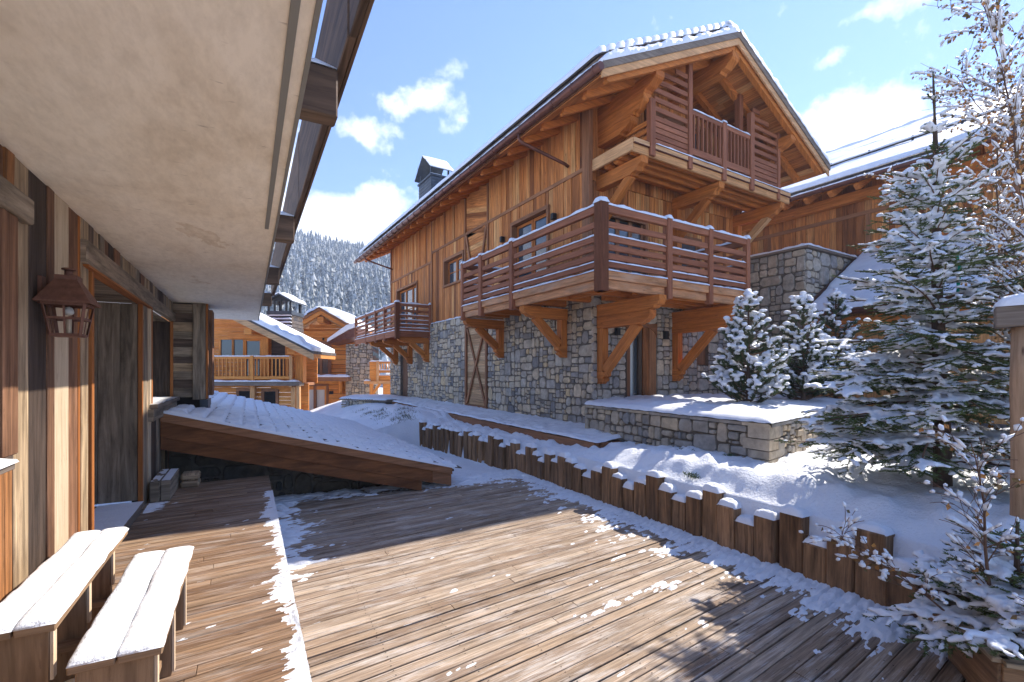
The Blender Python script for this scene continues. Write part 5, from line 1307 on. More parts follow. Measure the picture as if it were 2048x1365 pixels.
# slate edge rows then layered snow with breaks
y = -9.5
while y < 7.9:
    w = .26; m = MB(); M = Matrix.Translation((GX+.16, y+.13, rzz(GX+.16)+.245)) @ Matrix.Rotation(-(math.atan(PT)-.08), 4, 'Y'); m.box(-.2, .2, -.125, .125, -.016, .016, 0, 0, M, .005); build(m, 'slate', 'slate', rb); y += w
def rsn(x, y):
    brk = 0
    s0 = x-GX
    wv = .25*nz(y*.35, 3)+.1*nz(y*1.3, 8)
    b1_ = math.exp(-((s0-2.55-wv)/.07)**2); b2_ = math.exp(-((s0-5.2-wv)/.08)**2)
    h = .23+(.16+.05*fbm(x*1.2, y*.5, 4)+.03*nz(x*4, y*1.5))*min(1, max(0, s0-.28-.25*abs(nz(y*.8, 9)))/.12)**.5
    h -= .14*max(b1_*(nz(y*.6, 2) > -.25), b2_*(nz(y*.5, 22) > -.1))
    return (x, y, rzz(x)+h)
m = MB(); grid(m, rsn, lin(GX+.1, GX+1.2, .05)+lin(GX+1.3, 16.0, .085), lin(-9.6, 8, .16)); build(m, 'roof_snow', 'snow', rb)
m = MB(); snow_strip(m, (16, -9.6, rzz(16)+.2), (16, 8, rzz(16)+.2), .5, .2, step=.3); build(m, 'ridge_snow', 'snow', rb)
for s0 in (2.3,):
    y = -9
    while y < 7.5:
        x = GX+s0; m = MB(); m.beam((x, y, rzz(x)+.2), (x, y, rzz(x)+.52), .05, .05, up=(1, 0, 0)); gp = build(m, 'snow_guard_post', 'black', rb); y += 1.15
    m = MB(); m.beam((GX+s0-.02, -9.2, rzz(GX+s0)+.42), (GX+s0-.02, 7.5, rzz(GX+s0)+.42), .035, .035); build(m, 'snow_guard_rail', 'black', rb)
    m = MB(); snow_strip(m, (GX+s0-.02, -9.2, rzz(GX+s0)+.45), (GX+s0-.02, 7.5, rzz(GX+s0)+.45), .07, .05, step=.12); build(m, 'guard_snow', 'snow', rb)
# stone corner block
bx(rb, 'block_core', 'mortar', 6.86, RW, -1.08, 2.6, 0, 5.05, 2)
stone_wall(rb, [(0, 3.6, 1.4, 5.06)], (6.86, -1.1, 0), (0, 1, 0), (0, 0, 1), (-1, 0, 0), .12, 'stone_warm', depth=.05, limit=150)
stone_wall(rb, [(0, 2.9, 2.9, 5.06)], (6.84, -1.08, 0), (1, 0, 0), (0, 0, 1), (0, -1, 0), .11, 'stone_blue', depth=.05, limit=140)
bx(rb, 'coping', 'greyboard', 6.76, RW-.03, -1.20, 2.65, 5.06, 5.12, 1, .006)
m = MB(); snow_strip(m, (6.9, -1.2, 5.12), (6.9, 2.65, 5.12), .32, .07, seg=7); snow_strip(m, (6.75, -1.05, 5.12), (RW, -1.05, 5.12), .32, .07, seg=7); m.box(7.0, RW-.05, -1.0, 2.6, 5.1, 5.175); build(m, 'coping_snow', 'snow', rb)
# lower lean-to roof in front of the wall
def lz(x): return 3.18+.58*(x-6.5)
def lslab(t0, t1, x0, x1, y0, y1, mat, name):
    m = MB(); m.prism([(x0, lz(x0)+t0), (x1, lz(x1)+t0), (x1, lz(x1)+t1), (x0, lz(x0)+t1)], (0, y0, 0), (1, 0, 0), (0, 0, 1), (0, 1, 0), y1-y0); return build(m, name, mat, rb)
lslab(-.1, .06, 6.45, RW, -8.5, -1.22, 'trim', 'lean_to_roof'); lslab(.0, .16, 6.4, RW, -1.22, -1.17, 'copper', 'verge_flashing')
m = MB(); m.tube([(6.35, -8.5, lz(6.4)+.0), (6.35, -1.15, lz(6.4)+.0)], .07, 10); build(m, 'gutter', 'copper', rb)
bx(rb, 'eave_beam', 'beam', 6.6, 6.8, -8.4, -1.2, 2.75, 3.02, 1, .01); bx(rb, 'wall_panel', 'larch', 7.0, 7.1, -8.4, -1.2, .5, 3.2, 2)
def lsn(x, y):
    s0 = x-6.42; br = math.exp(-((s0-1.15-.1*nz(y, 4))/.05)**2)
    e = min(1, max(0, -1.24-y)/.06+.02); h = .06+(.13+.04*fbm(x*2, y*.9, 6))*min(1, s0/.08+.05)**.5*max(0, e)**.5 - .13*br*(1 if y < -2.6 or y > -2.1 else 0)
    h += .05*sst(1.2, 1.3, s0)
    return (x, y, lz(x)+h)
m = MB(); grid(m, lsn, lin(6.42, RW-.03, .05), lin(-8.5, -1.24, .09)); build(m, 'lean_to_snow', 'snow', rb)
for y in (-3.0, -5.0): bx(rb, 'snow_guard_post', 'zinc', 7.75, 7.83, y-.05, y+.05, lz(7.8)+.1, lz(7.8)+.42, 2, .01)

# ================================================================== FAR BUILDINGS (frame facing the camera: x right, y away)
fl = root('balcony_chalet', 'small orange chalet down the slope with a balustraded balcony under a snowy sloping roof', 'chalet', (-12.4, 24, -1.2), F_F)
K = .02377
def fx(u): return (u-1024)*K
def fz(v): return EYE-(v-745)*K
def fb(name, mat, *a, parent=None, **k): return bx(parent or fl, name, mat, *a, **k)
Yw = 24.3; Y0 = 22.6
z = -1.2
while z < 5.2:
    h = random.uniform(.16, .24)
    xr = fx(590)
    if z < 1.05: fb('wall_board', 'larch_sunlit', -19, fx(610), Y0+.4, Y0+.46, z+.004, min(z+h, 1.1)-.004, 0)
    else:
        xe_ = min(fx(605), fx(646)-(z+h-fz(722))/.5-.25)
        if xe_ > -18.8: fb('wall_board', 'larch_sunlit', -19, xe_, Yw, Yw+.06, z+.004, z+h-.004, 0)
    z += h

# balcony
bl = fb('balcony', 'trim', -19, fx(600), Y0-.02, Yw, fz(772), fz(766), 0)
for z0, z1, mt in ((fz(717), fz(713.5), 'larch_sunlit'), (fz(757.5), fz(753), 'larch_sunlit')): bx(bl, 'rail', mt, -19, fx(586), Y0-.04, Y0+.04, z0-.03, z1, 0)
u = 300.0
while u < 584:
    bx(bl, 'baluster', 'larch_sunlit', fx(u), fx(u)+.055, Y0-.02, Y0+.02, fz(755), fz(716), 2); u += 7.6
for u in (346, 425, 504.5, 582): bx(bl, 'newel_post', 'beam_pale' if u > 580 else 'larch_sunlit', fx(u)-.06, fx(u)+.09, Y0-.08, Y0+.07, fz(775), fz(712), 2)
m = MB(); snow_strip(m, (-19, Y0, fz(713.5)), (fx(586), Y0, fz(713.5)), .1, .06); build(m, 'rail_snow', 'snow', bl)
m = MB(); snow_strip(m, (-19, Y0-.1, fz(763.5)), (fx(600), Y0-.1, fz(763.5)), .22, .07); build(m, 'deck_snow', 'snow', bl)
fb('deck_beam', 'greyboard', -19, fx(602), Y0-.15, Y0+.35, fz(772), fz(764), 0)
for (ua, ub, va, vb) in ((428, 448, 675, 712), (455, 484, 678, 752), (400, 424, 675, 712)):
    w = fb('window', 'glass', fx(ua), fx(ub), Yw-.05, Yw-.03, fz(vb), fz(va), 2)
    bx(w, 'frame', 'larch_sunlit', fx(ua)-.09, fx(ua), Yw-.1, Yw-.02, fz(vb), fz(va), 2); bx(w, 'frame', 'larch_sunlit', fx(ub), fx(ub)+.09, Yw-.1, Yw-.02, fz(vb), fz(va), 2)
    bx(w, 'frame_head', 'larch_sunlit', fx(ua)-.1, fx(ub)+.1, Yw-.11, Yw-.02, fz(va), fz(va)+.14, 0)
m = MB(); m.prism([(fx(508), fz(752)), (fx(538), fz(752)), (fx(538), fz(686)), (fx(508), fz(674))], (0, Yw-.06, 0), (1, 0, 0), (0, 0, 1), (0, 1, 0), .04); build(m, 'boarded_door', 'olddark', fl)
fb('upright_beam', 'larch_sunlit', fx(490), fx(505), Yw-.25, Yw-.02, fz(752), fz(660), 2, .01); fb('upright_beam', 'larch_sunlit', fx(540), fx(550), Yw-.2, Yw-.02, fz(752), fz(680), 2, .01); fb('upright_beam', 'larch_sunlit', fx(588), fx(604), Y0+.1, Y0+.5, fz(766), fz(695), 2, .01)
fb('cross_beam', 'larch_sunlit', fx(420), fx(512), Yw-.3, Yw-.26, fz(674), fz(661), 0, .01); fb('purlin_end', 'larch_sunlit', fx(502), fx(517), Y0-.6, Yw, fz(671), fz(659), 1, .02); fb('purlin_end', 'larch_sunlit', fx(586), fx(602), Y0-.6, Yw, fz(710), fz(698), 1, .02)
for u in (500, 582): fb('lower_post', 'beam_pale', fx(u)-.05, fx(u)+.16, Y0+.1, Y0+.3, -1.2, fz(774), 2)
fb('lower_post', 'beam_pale', fx(594), fx(600), Y0-.05, Y0+.1, -1.2, fz(770), 2)  # pale colour on these lower posts stands in for sunlight
for (ua, ub, va, vb) in ((521, 544, 784, 830), (470, 492, 783, 830)):
    w = fb('lower_window', 'dark', fx(ua), fx(ub), Y0+.36, Y0+.38, fz(vb), fz(va), 2); bx(w, 'frame', 'trim', fx(ua)-.14, fx(ub)+.14, Y0+.33, Y0+.39, fz(va), fz(va)+.12, 0); bx(w, 'frame', 'trim', fx(ub), fx(ub)+.14, Y0+.33, Y0+.39, fz(vb), fz(va), 2); bx(w, 'frame', 'trim', fx(ua)-.14, fx(ua), Y0+.33, Y0+.39, fz(vb), fz(va), 2)
# roof: verge facing us sloping down to the right
def fr(x): return fz(722)-.0+.50*(fx(646)-x)
xa, xb = -19.0, fx(646)
def frs(t0, t1, y0, y1, mat, name, x0=xa, x1=xb):
    m = MB(); m.prism([(x0, fr(x0)+t0), (x1, fr(x1)+t0), (x1, fr(x1)+t1), (x0, fr(x0)+t1)], (0, y0, 0), (1, 0, 0), (0, 0, 1), (0, 1, 0), y1-y0); return build(m, name, mat, fl)
frs(.0, .34, Y0-1.1, Y0-1.02, 'larch_pale', 'rake_board'); frs(.10, .30, Y0-1.02, Y0+1.6, 'larch_sunlit', 'roof_deck'); frs(.30, .42, Y0-1.14, Y0+1.6, 'slate', 'slate_layer', xa, xb+.03)
m = MB(); snow_strip(m, (xa, Y0-1.0, fr(xa)+.42), (xb+.02, Y0-1.0, fr(xb)+.42), .5, .22, step=.16, seg=7, up=Vector((.45, 0, .89)).normalized()); build(m, 'verge_snow', 'snow', fl)
m = MB(); m.prism([(xa, fr(xa)+.42), (xb, fr(xb)+.42), (xb, fr(xb)+.6), (xa, fr(xa)+.6)], (0, Y0-.9, 0), (1, 0, 0), (0, 0, 1), (0, 1, 0), 2.4); build(m, 'roof_snow', 'snow', fl)

# slate clad chimney between the two far chalets
K = .0284
fc = root('slate_chimney', 'tapering slate clad chimney with a little gabled cap beside the far chalets', 'chimney', (fx(566), 27, 2), F_F)
def fcb(name, mat, ua, ub, va, vb, y0, y1, ax=None, p=None): return bx(p or fc, name, mat, fx(ua), fx(ub), y0, y1, fz(vb), fz(va), ax)
fcb('core', 'zinc', 545, 588, 635, 780, 26.8, 28.0, 2)
k = 0; v = 684.
while v > 632:
    t = (v-632)/52; ua, ub = 543-3*t, 588+4*t
    s_ = fcb('slate_course', 'slate', ua, ub, v-7, v-1, 26.7-.12*t, 28.1, 0)
    m = MB(); snow_strip(m, (fx(ua), 26.68-.12*t, fz(v-1.5)), (fx(ub), 26.68-.12*t, fz(v-1.5)), .08, .09, step=.1); build(m, 'course_snow', 'snow', s_)
    v -= 7
fcb('crown', 'zinc', 540, 590, 624, 631, 26.6, 28.2, 0)
for u in (543, 555, 567, 578, 586): fcb('cap_pillar', 'black', u-1.5, u+1.5, 602, 624, 26.65, 26.75, 2)
fcb('cap_pillar', 'black', 542, 546, 602, 624, 27.9, 28.05, 2); fcb('cap_pillar', 'black', 583, 587, 602, 624, 27.9, 28.05, 2)
m = MB(); m.prism([(fx(538), fz(607)), (fx(565.5), fz(592)), (fx(593), fz(607)), (fx(593), fz(604)), (fx(565.5), fz(589)), (fx(538), fz(604))], (0, 26.5, 0), (1, 0, 0), (0, 0, 1), (0, 1, 0), 1.8); build(m, 'cap_roof', 'zinc', fc)
m = MB()
for a, b in ((538, 565.5), (593, 565.5)): snow_strip(m, (fx(a), 27.4, fz(604)), (fx(b), 27.4, fz(589)), 1.8, .14, step=.12, up=Vector((-.45 if a < 560 else .45, 0, .89)).normalized())
build(m, 'cap_snow', 'snow', fc)
m = MB(); m.prism([(fx(543), fz(604)), (fx(588), fz(604)), (fx(565.5), fz(592.5))], (0, 26.7, 0), (1, 0, 0), (0, 0, 1), (0, 1, 0), .08); build(m, 'cap_gable', 'black', fc)

# central chalet
K = .03365
f2 = root('gable_chalet', 'far orange chalet with small snowy gable and glazed double door under a snowy ledge', 'chalet', (fx(650), 33, -1.1), F_F)
def f2b(name, mat, ua, ub, va, vb, y0, y1, ax=None, p=None): return bx(p or f2, name, mat, fx(ua), fx(ub), y0, y1, fz(vb), fz(va), ax)
G0 = 32.6; G1 = 31.4
v = 835.
while v > 640:
    h = random.uniform(7, 11); v2 = v-h; lo_ = v > 762
    ua, ub = (594, 704) if v2 > 655 else (594+(655-v2)*2.2, 704-(655-v2)*2.4)
    if lo_:
        for a, b in ((594, 617), (662, 702)): f2b('wall_board', 'larch_sunlit', a, b, v2+.4, v-.4, G1, G1+.08, 0)
        if v2 < 772: f2b('wall_board', 'larch_sunlit', 617, 662, v2+.4, v-.4, G1, G1+.08, 0)
    elif ub-ua > 8: f2b('wall_board', 'larch_sunlit', ua, ub, v2+.4, v-.4, G0, G0+.08, 0)
    v = v2
f2b('backing_wall', 'dark', 594, 704, 660, 835, 33.0, 33.1, 2)
d_ = f2b('double_door', 'trim', 612, 615.5, 771, 835, G1-.06, G1+.05, 2)
f2b('frame', 'trim', 612, 664, 768, 772, G1-.07, G1+.05, 0, d_); f2b('frame', 'trim', 660, 664, 772, 835, G1-.06, G1+.05, 2, d_); f2b('mullion', 'trim', 635, 640, 772, 835, G1-.05, G1+.05, 2, d_)
f2b('frame', 'larch_sunlit', 616, 619, 772, 835, G1-.03, G1+.05, 2, d_); f2b('frame', 'larch_sunlit', 656.5, 660, 772, 835, G1-.03, G1+.05, 2, d_)
f2b('curtain', 'curtain', 619, 635, 773, 835, G1+.08, G1+.1, 2, d_); f2b('curtain', 'curtain', 640, 656, 773, 835, G1+.08, G1+.1, 2, d_)
w = f2b('upper_window', 'glass', 622, 652, 688, 748, G0-.04, G0-.02, 2)
f2b('frame', 'trim', 650, 656, 684, 748, G0-.1, G0, 2, w); f2b('mullion', 'trim', 633, 638, 688, 748, G0-.08, G0, 2, w); f2b('frame_head', 'trim', 618, 656, 682, 688, G0-.1, G0, 0, w)
lg = f2b('ledge', 'trim', 584, 712, 754, 762, G1-1.1, G0, 0)
m = MB(); snow_strip(m, (fx(584), G1-.85, fz(754)), (fx(712), G1-.85, fz(754)), .6, .16, step=.2, seg=6); build(m, 'ledge_snow', 'snow', lg)
f2b('bracket', 'larch_sunlit', 691, 694, 762, 785, G1-.7, G1, 2)
for u in (609, 668, 672): f2b('wall_lamp', 'black', u-1.5, u+1.5, 782, 788, G1-.12, G1, 2)
f2b('wall_lamp', 'black', 639, 641.5, 675, 680, G0-.12, G0, 2)
ap = (fx(652), fz(621)); el = (fx(591), fz(656)); er = (fx(712), fz(656))
for (p, q, nm) in ((el, ap, 0), (er, ap, 1)):
    for k, (t0, t1, yy, mt) in enumerate(((-.38, -.12, G0-1.5, 'larch_sunlit'), (-.12, .1, G0-1.6, 'trim'), (-.5, -.39, G0-1.2, 'larch_pale'))):
        m = MB(); m.prism([(p[0], p[1]+t0), (q[0], q[1]+t0), (q[0], q[1]+t1), (p[0], p[1]+t1)], (0, yy, 0), (1, 0, 0), (0, 0, 1), (0, 1, 0), .12 if k != 1 else 6); build(m, 'rake_board', mt, f2)
    m = MB(); m.prism([(p[0], p[1]-.12), (q[0], q[1]-.12), (q[0], q[1]-.02), (p[0], p[1]-.02)], (0, G0-1.4, 0), (1, 0, 0), (0, 0, 1), (0, 1, 0), 5); build(m, 'soffit', 'larch_sunlit', f2)
    m = MB(); upv = Vector((-(q[1]-p[1]) if nm == 0 else (q[1]-p[1]), 0, abs(q[0]-p[0]))).normalized()
    snow_strip(m, (p[0], G0+1.3, p[1]+.08), (q[0], G0+1.3, q[1]+.08), 6, .3, step=.2, seg=9, up=upv); build(m, 'roof_snow', 'snow', f2)
f2b('ridge_beam', 'larch_sunlit', 644, 656, 637, 648, G0-1.4, G0, 1); f2b('gable_beam', 'larch_sunlit', 596, 700, 661, 668, G0-.2, G0-.05, 0)
# right eave of the same chalet, stone pillar, little side balcony
m = MB(); m.prism([(fx(672), fz(687)), (fx(672), fz(691)), (fx(725), fz(677)), (fx(725), fz(660)), (fx(712), fz(664))], (0, 30.6, 0), (1, 0, 0), (0, 0, 1), (0, 1, 0), 3); build(m, 'side_roof', 'copper', f2)
m = MB(); m.prism([(fx(671), fz(686.8)), (fx(712), fz(663.5)), (fx(726), fz(658)), (fx(726), fz(650)), (fx(708), fz(655)), (fx(690), fz(668)), (fx(672), fz(681))], (0, 30.5, 0), (1, 0, 0), (0, 0, 1), (0, 1, 0), 3); build(m, 'side_roof_snow', 'snow', f2)
f2b('pillar_core', 'mortar', 702, 760, 690, 835, 31.06, 31.6, 2)
stone_wall(f2, [(fx(701), fx(760), fz(835), fz(690))], (0, 31.05, 0), (1, 0, 0), (0, 0, 1), (0, -1, 0), .075, 'stone_warm', limit=160, depth=.04)
f2b('curtained_window', 'glass', 755, 766, 696, 726, 30.98, 31.03, 2)
K = .0305
sb2 = f2b('side_balcony', 'larch_sunlit', 745, 792, 757, 763, 28.6, 29.5, 0)
f2b('deck', 'beam_pale', 733, 792, 762, 768, 28.5, 29.6, 0, sb2)
f2b('boarding', 'larch_sunlit', 743, 757, 726, 757, 28.62, 28.68, 0, sb2); f2b('newel_post', 'beam_pale', 757, 762, 723, 766, 28.52, 28.68, 2, sb2)
for u in range(765, 792, 5): f2b('baluster', 'larch_sunlit', u, u+1.8, 728, 740, 28.6, 28.65, 2, sb2)
f2b('slat', 'larch_sunlit', 762, 792, 741, 746, 28.58, 28.66, 0, sb2); f2b('slat', 'larch_sunlit', 762, 792, 751, 757, 28.58, 28.66, 0, sb2); f2b('rail', 'larch_sunlit', 743, 792, 724, 728, 28.56, 28.68, 0, sb2)
m = MB(); snow_strip(m, (fx(743), 28.62, fz(724)), (fx(792), 28.62, fz(724)), .14, .07); snow_strip(m, (fx(733), 28.55, fz(762)), (fx(745), 28.55, fz(762)), .2, .08); snow_strip(m, (fx(762), 28.6, fz(741)), (fx(792), 28.6, fz(741)), .1, .05); snow_strip(m, (fx(762), 28.6, fz(751)), (fx(792), 28.6, fz(751)), .1, .05); build(m, 'balcony_snow', 'snow', sb2)
f2b('bracket', 'larch_sunlit', 742, 748, 768, 792, 28.7, 28.9, 2, sb2); m = MB(); m.beam((fx(746), 28.8, fz(790)), (fx(762), 28.8, fz(768)), .12, .14); build(m, 'strut', 'larch_sunlit', sb2)
f2b('lower_wall', 'larch_sunlit', 748, 792, 768, 835, 31.0, 31.04, 0)
# ================================================================== TREES
def tri_needle(mb, p, d, L, w):
    s = d.cross(Vector((random.uniform(-1, 1), random.uniform(-1, 1), random.uniform(-1, 1))))
    if s.length < 1e-4: return
    s = s.normalized()*w; i = len(mb.v); q = p+d*L
    mb.v += [tuple(p-s), tuple(p+s), tuple(q)]; mb.f.append((i, i+1, i+2)); mb.sm.append(False); mb.uv += [(0, 0)]*3
def twig_needles(mb, p0, p1, n, L, w):
    a = (p1-p0); ln = a.length
    if ln < .01: return
    a.normalize(); s = a.cross(Vector((0, 0, 1))); s = s.normalized() if s.length > .1 else Vector((1, 0, 0)); u = s.cross(a)
    for k in range(n):
        t = (k+random.random())/n; th = random.uniform(-.5, math.pi+.5)
        d = (a*random.uniform(.5, 1.0)+s*math.cos(th)*.9+u*math.sin(th)*.55).normalized()
        tri_needle(mb, p0+a*ln*t, d, L*random.uniform(.7, 1.2), w)
def clump(o, vox):
    md = o.modifiers.new('merge', 'REMESH'); md.mode = 'VOXEL'; md.voxel_size = vox; md.use_smooth_shade = True
    sm2 = o.modifiers.new('soften', 'SMOOTH'); sm2.iterations = 2; sm2.factor = .5
    return o
def spruce(name, label, base, h, rad, seed, trunk_r=.075, step=.15, lean=(0, 0), nb=6, snow=.60, zlow=.35, leaf_only=False, top_bare=0.0, needle_n=165, twig=.085, lab_group=None, sectors=None, vox=.016, fat=1.25):
    random.seed(seed); t = root(name, label, 'spruce' if 'shrub' not in name else 'shrub', base); B = Vector(base)
    tr, br, fo, sn = MB(), MB(), MB(), MB()
    def axis(z): return B+Vector((lean[0]*z/h+.02*math.sin(z*2.1), lean[1]*z/h, z))
    n = 14; tr.tube([axis(h*i/n) for i in range(n+1)], [trunk_r*(1-i/n)**.85+.006 for i in range(n+1)], 8)
    z = zlow
    def branch(z, az, L, droop, rise):
        d = Vector((math.cos(az), math.sin(az), 0)); p = axis(z); pts = [p]; m_ = max(4, int(L/.1)); side = Vector((-d.y, d.x, 0)); kx = random.uniform(-.15, .15)
        for i in range(1, m_+1):
            s = i/m_; pts.append(p+d*(L*s)+side*(kx*L*s*s)+Vector((0, 0, rise*L*s-droop*L*s*s+.35*droop*L*s**4)))
        br.tube(pts, [max(.0028, .011*L*(1-i/m_)+.003) for i in range(m_+1)], 4, caps=False)
        for i in range(1, m_):
            if L > .3 and nz(pts[i].x*3.1+seed, pts[i].y*3.1, pts[i].z*3.6) > .25-snow*.8:
                w_ = random.uniform(.028, .048)*(1-.35*i/m_)*fat; dr = pts[i+1]-pts[i]
                sn.blob(pts[i]+Vector((0, 0, .016)), .065, w_, w_*.6, 8, 4, math.atan2(dr.y, dr.x)+random.uniform(-.4, .4), .3, tilt=max(-.8, min(.8, dr.z/.1)))
        sgn = random.choice((-1, 1)); q = .10*L
        while q < L:
            s = q/L; i = min(m_-1, int(s*m_)); f = s*m_-i; o = pts[i].lerp(pts[i+1], f); dr = (pts[i+1]-pts[i]).normalized()
            tl = min(.42*L+.05, (L-q)*.62+.07)*random.uniform(.7, 1.15); sgn = -sgn
            a = R(random.uniform(42, 62))*sgn; sd = dr.cross(Vector((0, 0, 1))).normalized()
            dd = (dr*math.cos(a)+sd*math.sin(a)+Vector((0, 0, random.uniform(-.42, .12)))).normalized(); e = o+dd*tl
            twg(o, e, tl)
            if tl > .17:     # secondary twigs
                for k in range(int(tl/.075)):
                    u = (k+.8)/(tl/.075+.6); o2 = o.lerp(e, u); s2 = dd.cross(Vector((0, 0, 1))).normalized()*(1 if k % 2 else -1)
                    d2 = (dd*.7+s2*.7+Vector((0, 0, random.uniform(-.2, .05)))).normalized(); l2 = tl*(1-u)*.5+.045
                    twg(o2, o2+d2*l2, l2)
            q += twig*random.uniform(.8, 1.2)
        twg(pts[-2], pts[-1]+dr*.04, .14)
    def twg(o, e, tl):
        twig_needles(fo, o, e, max(6, int(tl*needle_n)), .027, .0055)
        cl_ = nz(o.x*3.1+seed, o.y*3.1, o.z*3.6)
        if cl_ > .40-snow*.75:
            d = e-o; rot = math.atan2(d.y, d.x); hl = math.hypot(d.x, d.y); nn = max(1, int(tl/.06)); tlt = max(-.9, min(.9, d.z/max(.02, hl)))
            for q_ in range(nn):
                f_ = (q_+.5)/nn
                if f_ > .84 or random.random() < .12: continue
                w_ = (.034-.014*f_)*random.uniform(.6, 1.35)*fat
                sn.blob(o.lerp(e, f_)+Vector((random.uniform(-.01, .01), random.uniform(-.01, .01), .012)), hl/nn*.52+.012, w_, w_*random.uniform(.55, .9), 7, 4, rot+random.uniform(-.5, .5), .32, tilt=tlt)
    while z < h-.12:
        f = z/h; L0 = rad*(1-f)**1.12*1.08
        if f > 1-top_bare: L0 *= .30
        if f > .93: L0 *= .5
        for k in range(nb if f < .9 else 3):
            az = random.uniform(0, 2*math.pi)
            L = L0*random.uniform(.62, 1.12)+.05
            branch(z+random.uniform(-.05, .05), az, L, .22+.30*(1-f), .16+.62*f+random.uniform(-.14, .2))
        z += step*random.uniform(.8, 1.2)*(1.0 if f < 1-top_bare else 1.9)
    # leader
    twig_needles(fo, axis(h*.86), axis(h), 120, .03, .005); sn.blob(axis(h), .016, .016, .03)
    build(tr, 'trunk', 'bark', t); build(br, 'branches', 'twig', t, kind='stuff'); build(fo, 'foliage', 'needle', t, kind='stuff'); clump(build(sn, 'snow_load', 'snow', t, kind='stuff'), vox)
    return t
sp1 = spruce('spruce_tree', 'tall snow laden spruce with a bare leader and a green ribbon on it', (6.45, 2.20, .33), 4.45, 1.5, 3, .08, .145, lean=(-.12, .04), nb=6, top_bare=.2, zlow=.3, needle_n=230, snow=.56)
sp2 = spruce('spruce_tree', 'shorter bushy spruce just behind the trunk of the tall ribboned spruce', (8.0, 1.55, .36), 2.7, 1.0, 8, .06, .21, nb=5, zlow=.3, needle_n=70)
# green ribbon
m = MB(); pts = [Vector((6.30, 2.10, 2.86)), Vector((6.27, 2.03, 2.80)), Vector((6.30, 2.02, 2.66)), Vector((6.28, 2.02, 2.52)), Vector((6.32, 2.03, 2.42))]
for k in range(2): m.tube([p+Vector((random.uniform(-.012, .012), random.uniform(-.012, .012), 0)) for p in pts], .010, 5)
rbn = build(m, 'green_ribbon', 'ribbon', label='loose green ribbon hanging from the tall spruce', cat='ribbon')

def pine(label, base, h, rad, seed, pot=False):
    random.seed(seed); t = root('potted_pine', label, 'pine', base, group='small pines in the stone planter'); B = Vector(base)
    tr, br, fo, sn = MB(), MB(), MB(), MB()
    tr.tube([B+Vector((0, 0, h*i/8)) for i in range(9)], [.04*(1-i/8)+.008 for i in range(9)], 7)
    def tuft(p, d, s=1.0, snowy=.86):
        for k in range(52):
            dd = (d*random.uniform(.25, 1.0)+Vector((random.uniform(-1, 1), random.uniform(-1, 1), random.uniform(-.5, .9)))*.75).normalized()
            tri_needle(fo, p-d*random.uniform(0, .09)*s, dd, random.uniform(.06, .095)*s, .0062)
        if random.random() < snowy:
            sn.blob(p+d*.03+Vector((0, 0, .035)), random.uniform(.045, .10)*s, random.uniform(.04, .075)*s, random.uniform(.03, .06)*s, 8, 5, random.random()*6, .16)
            if random.random() < .6: sn.blob(p-d*.03+Vector((random.uniform(-.06, .06), random.uniform(-.06, .06), .02)), .06*s, .045*s, .028*s, 7, 4, random.random()*6, .2)
    z = .10
    while z < h-.14:
        f = z/h; L0 = rad*(math.sin(min(1, f*2.6+.5)*math.pi/2))*(1-f)**1.0*1.12
        nbr = max(3, int(12*(1-f)+2))
        for k in range(nbr):
            az = random.uniform(0, 2*math.pi); L = L0*random.uniform(.6, 1.08)+.04; d = Vector((math.cos(az), math.sin(az), 0)); p = B+Vector((0, 0, z+random.uniform(-.05, .05)))
            pts = [p+d*(L*s)+Vector((0, 0, .10*L*s+.30*L*s*s)) for s in (0, .25, .5, .75, 1)]; br.tube(pts, [.011, .009, .008, .006, .005], 4, caps=False)
            ns = max(2, int(L/.11))
            for q in range(ns):
                s = 1-q/ns*.75; i = min(3, int(s*4)); o = pts[i].lerp(pts[i+1], s*4-i) if s < 1 else pts[4]
                dd = (d*.55+Vector((random.uniform(-.35, .35), random.uniform(-.35, .35), .75))).normalized(); e = o+dd*random.uniform(.03, .11)
                br.tube([o, e], .004, 3, caps=False); tuft(e, dd, snowy=.72 if s > .5 else .3)
        z += .105
    for k in range(5): tuft(B+Vector((0, 0, h-.02-k*.055)), Vector((0, 0, 1)), .95)
    build(tr, 'trunk', 'bark', t); build(br, 'branches', 'twig', t, kind='stuff'); build(fo, 'foliage', 'needle_pine', t, kind='stuff'); clump(build(sn, 'snow_load', 'snow', t, kind='stuff'), .018)
    if pot:
        m = MB(); m.tube([B+Vector((-.12, .12, -.12)), B+Vector((-.12, .12, .02)), B+Vector((-.12, .12, .07)), B+Vector((-.12, .12, .06))], [.30, .37, .39, .34], 20); build(m, 'bowl_pot', 'pot', t)
    return t
pine('snow tufted pine nearest the arched door, in a brown bowl on the planter', (8.22, 5.66, .94), 2.15, .72, 21, True)
pine('middle snow tufted pine, in front of the stone corner block', (10.1, 5.72, .95), 2.25, .74, 22)
pine('rightmost snow tufted pine, half hidden behind the tall spruce branches', (11.7, 5.9, .95), 2.5, .78, 23)

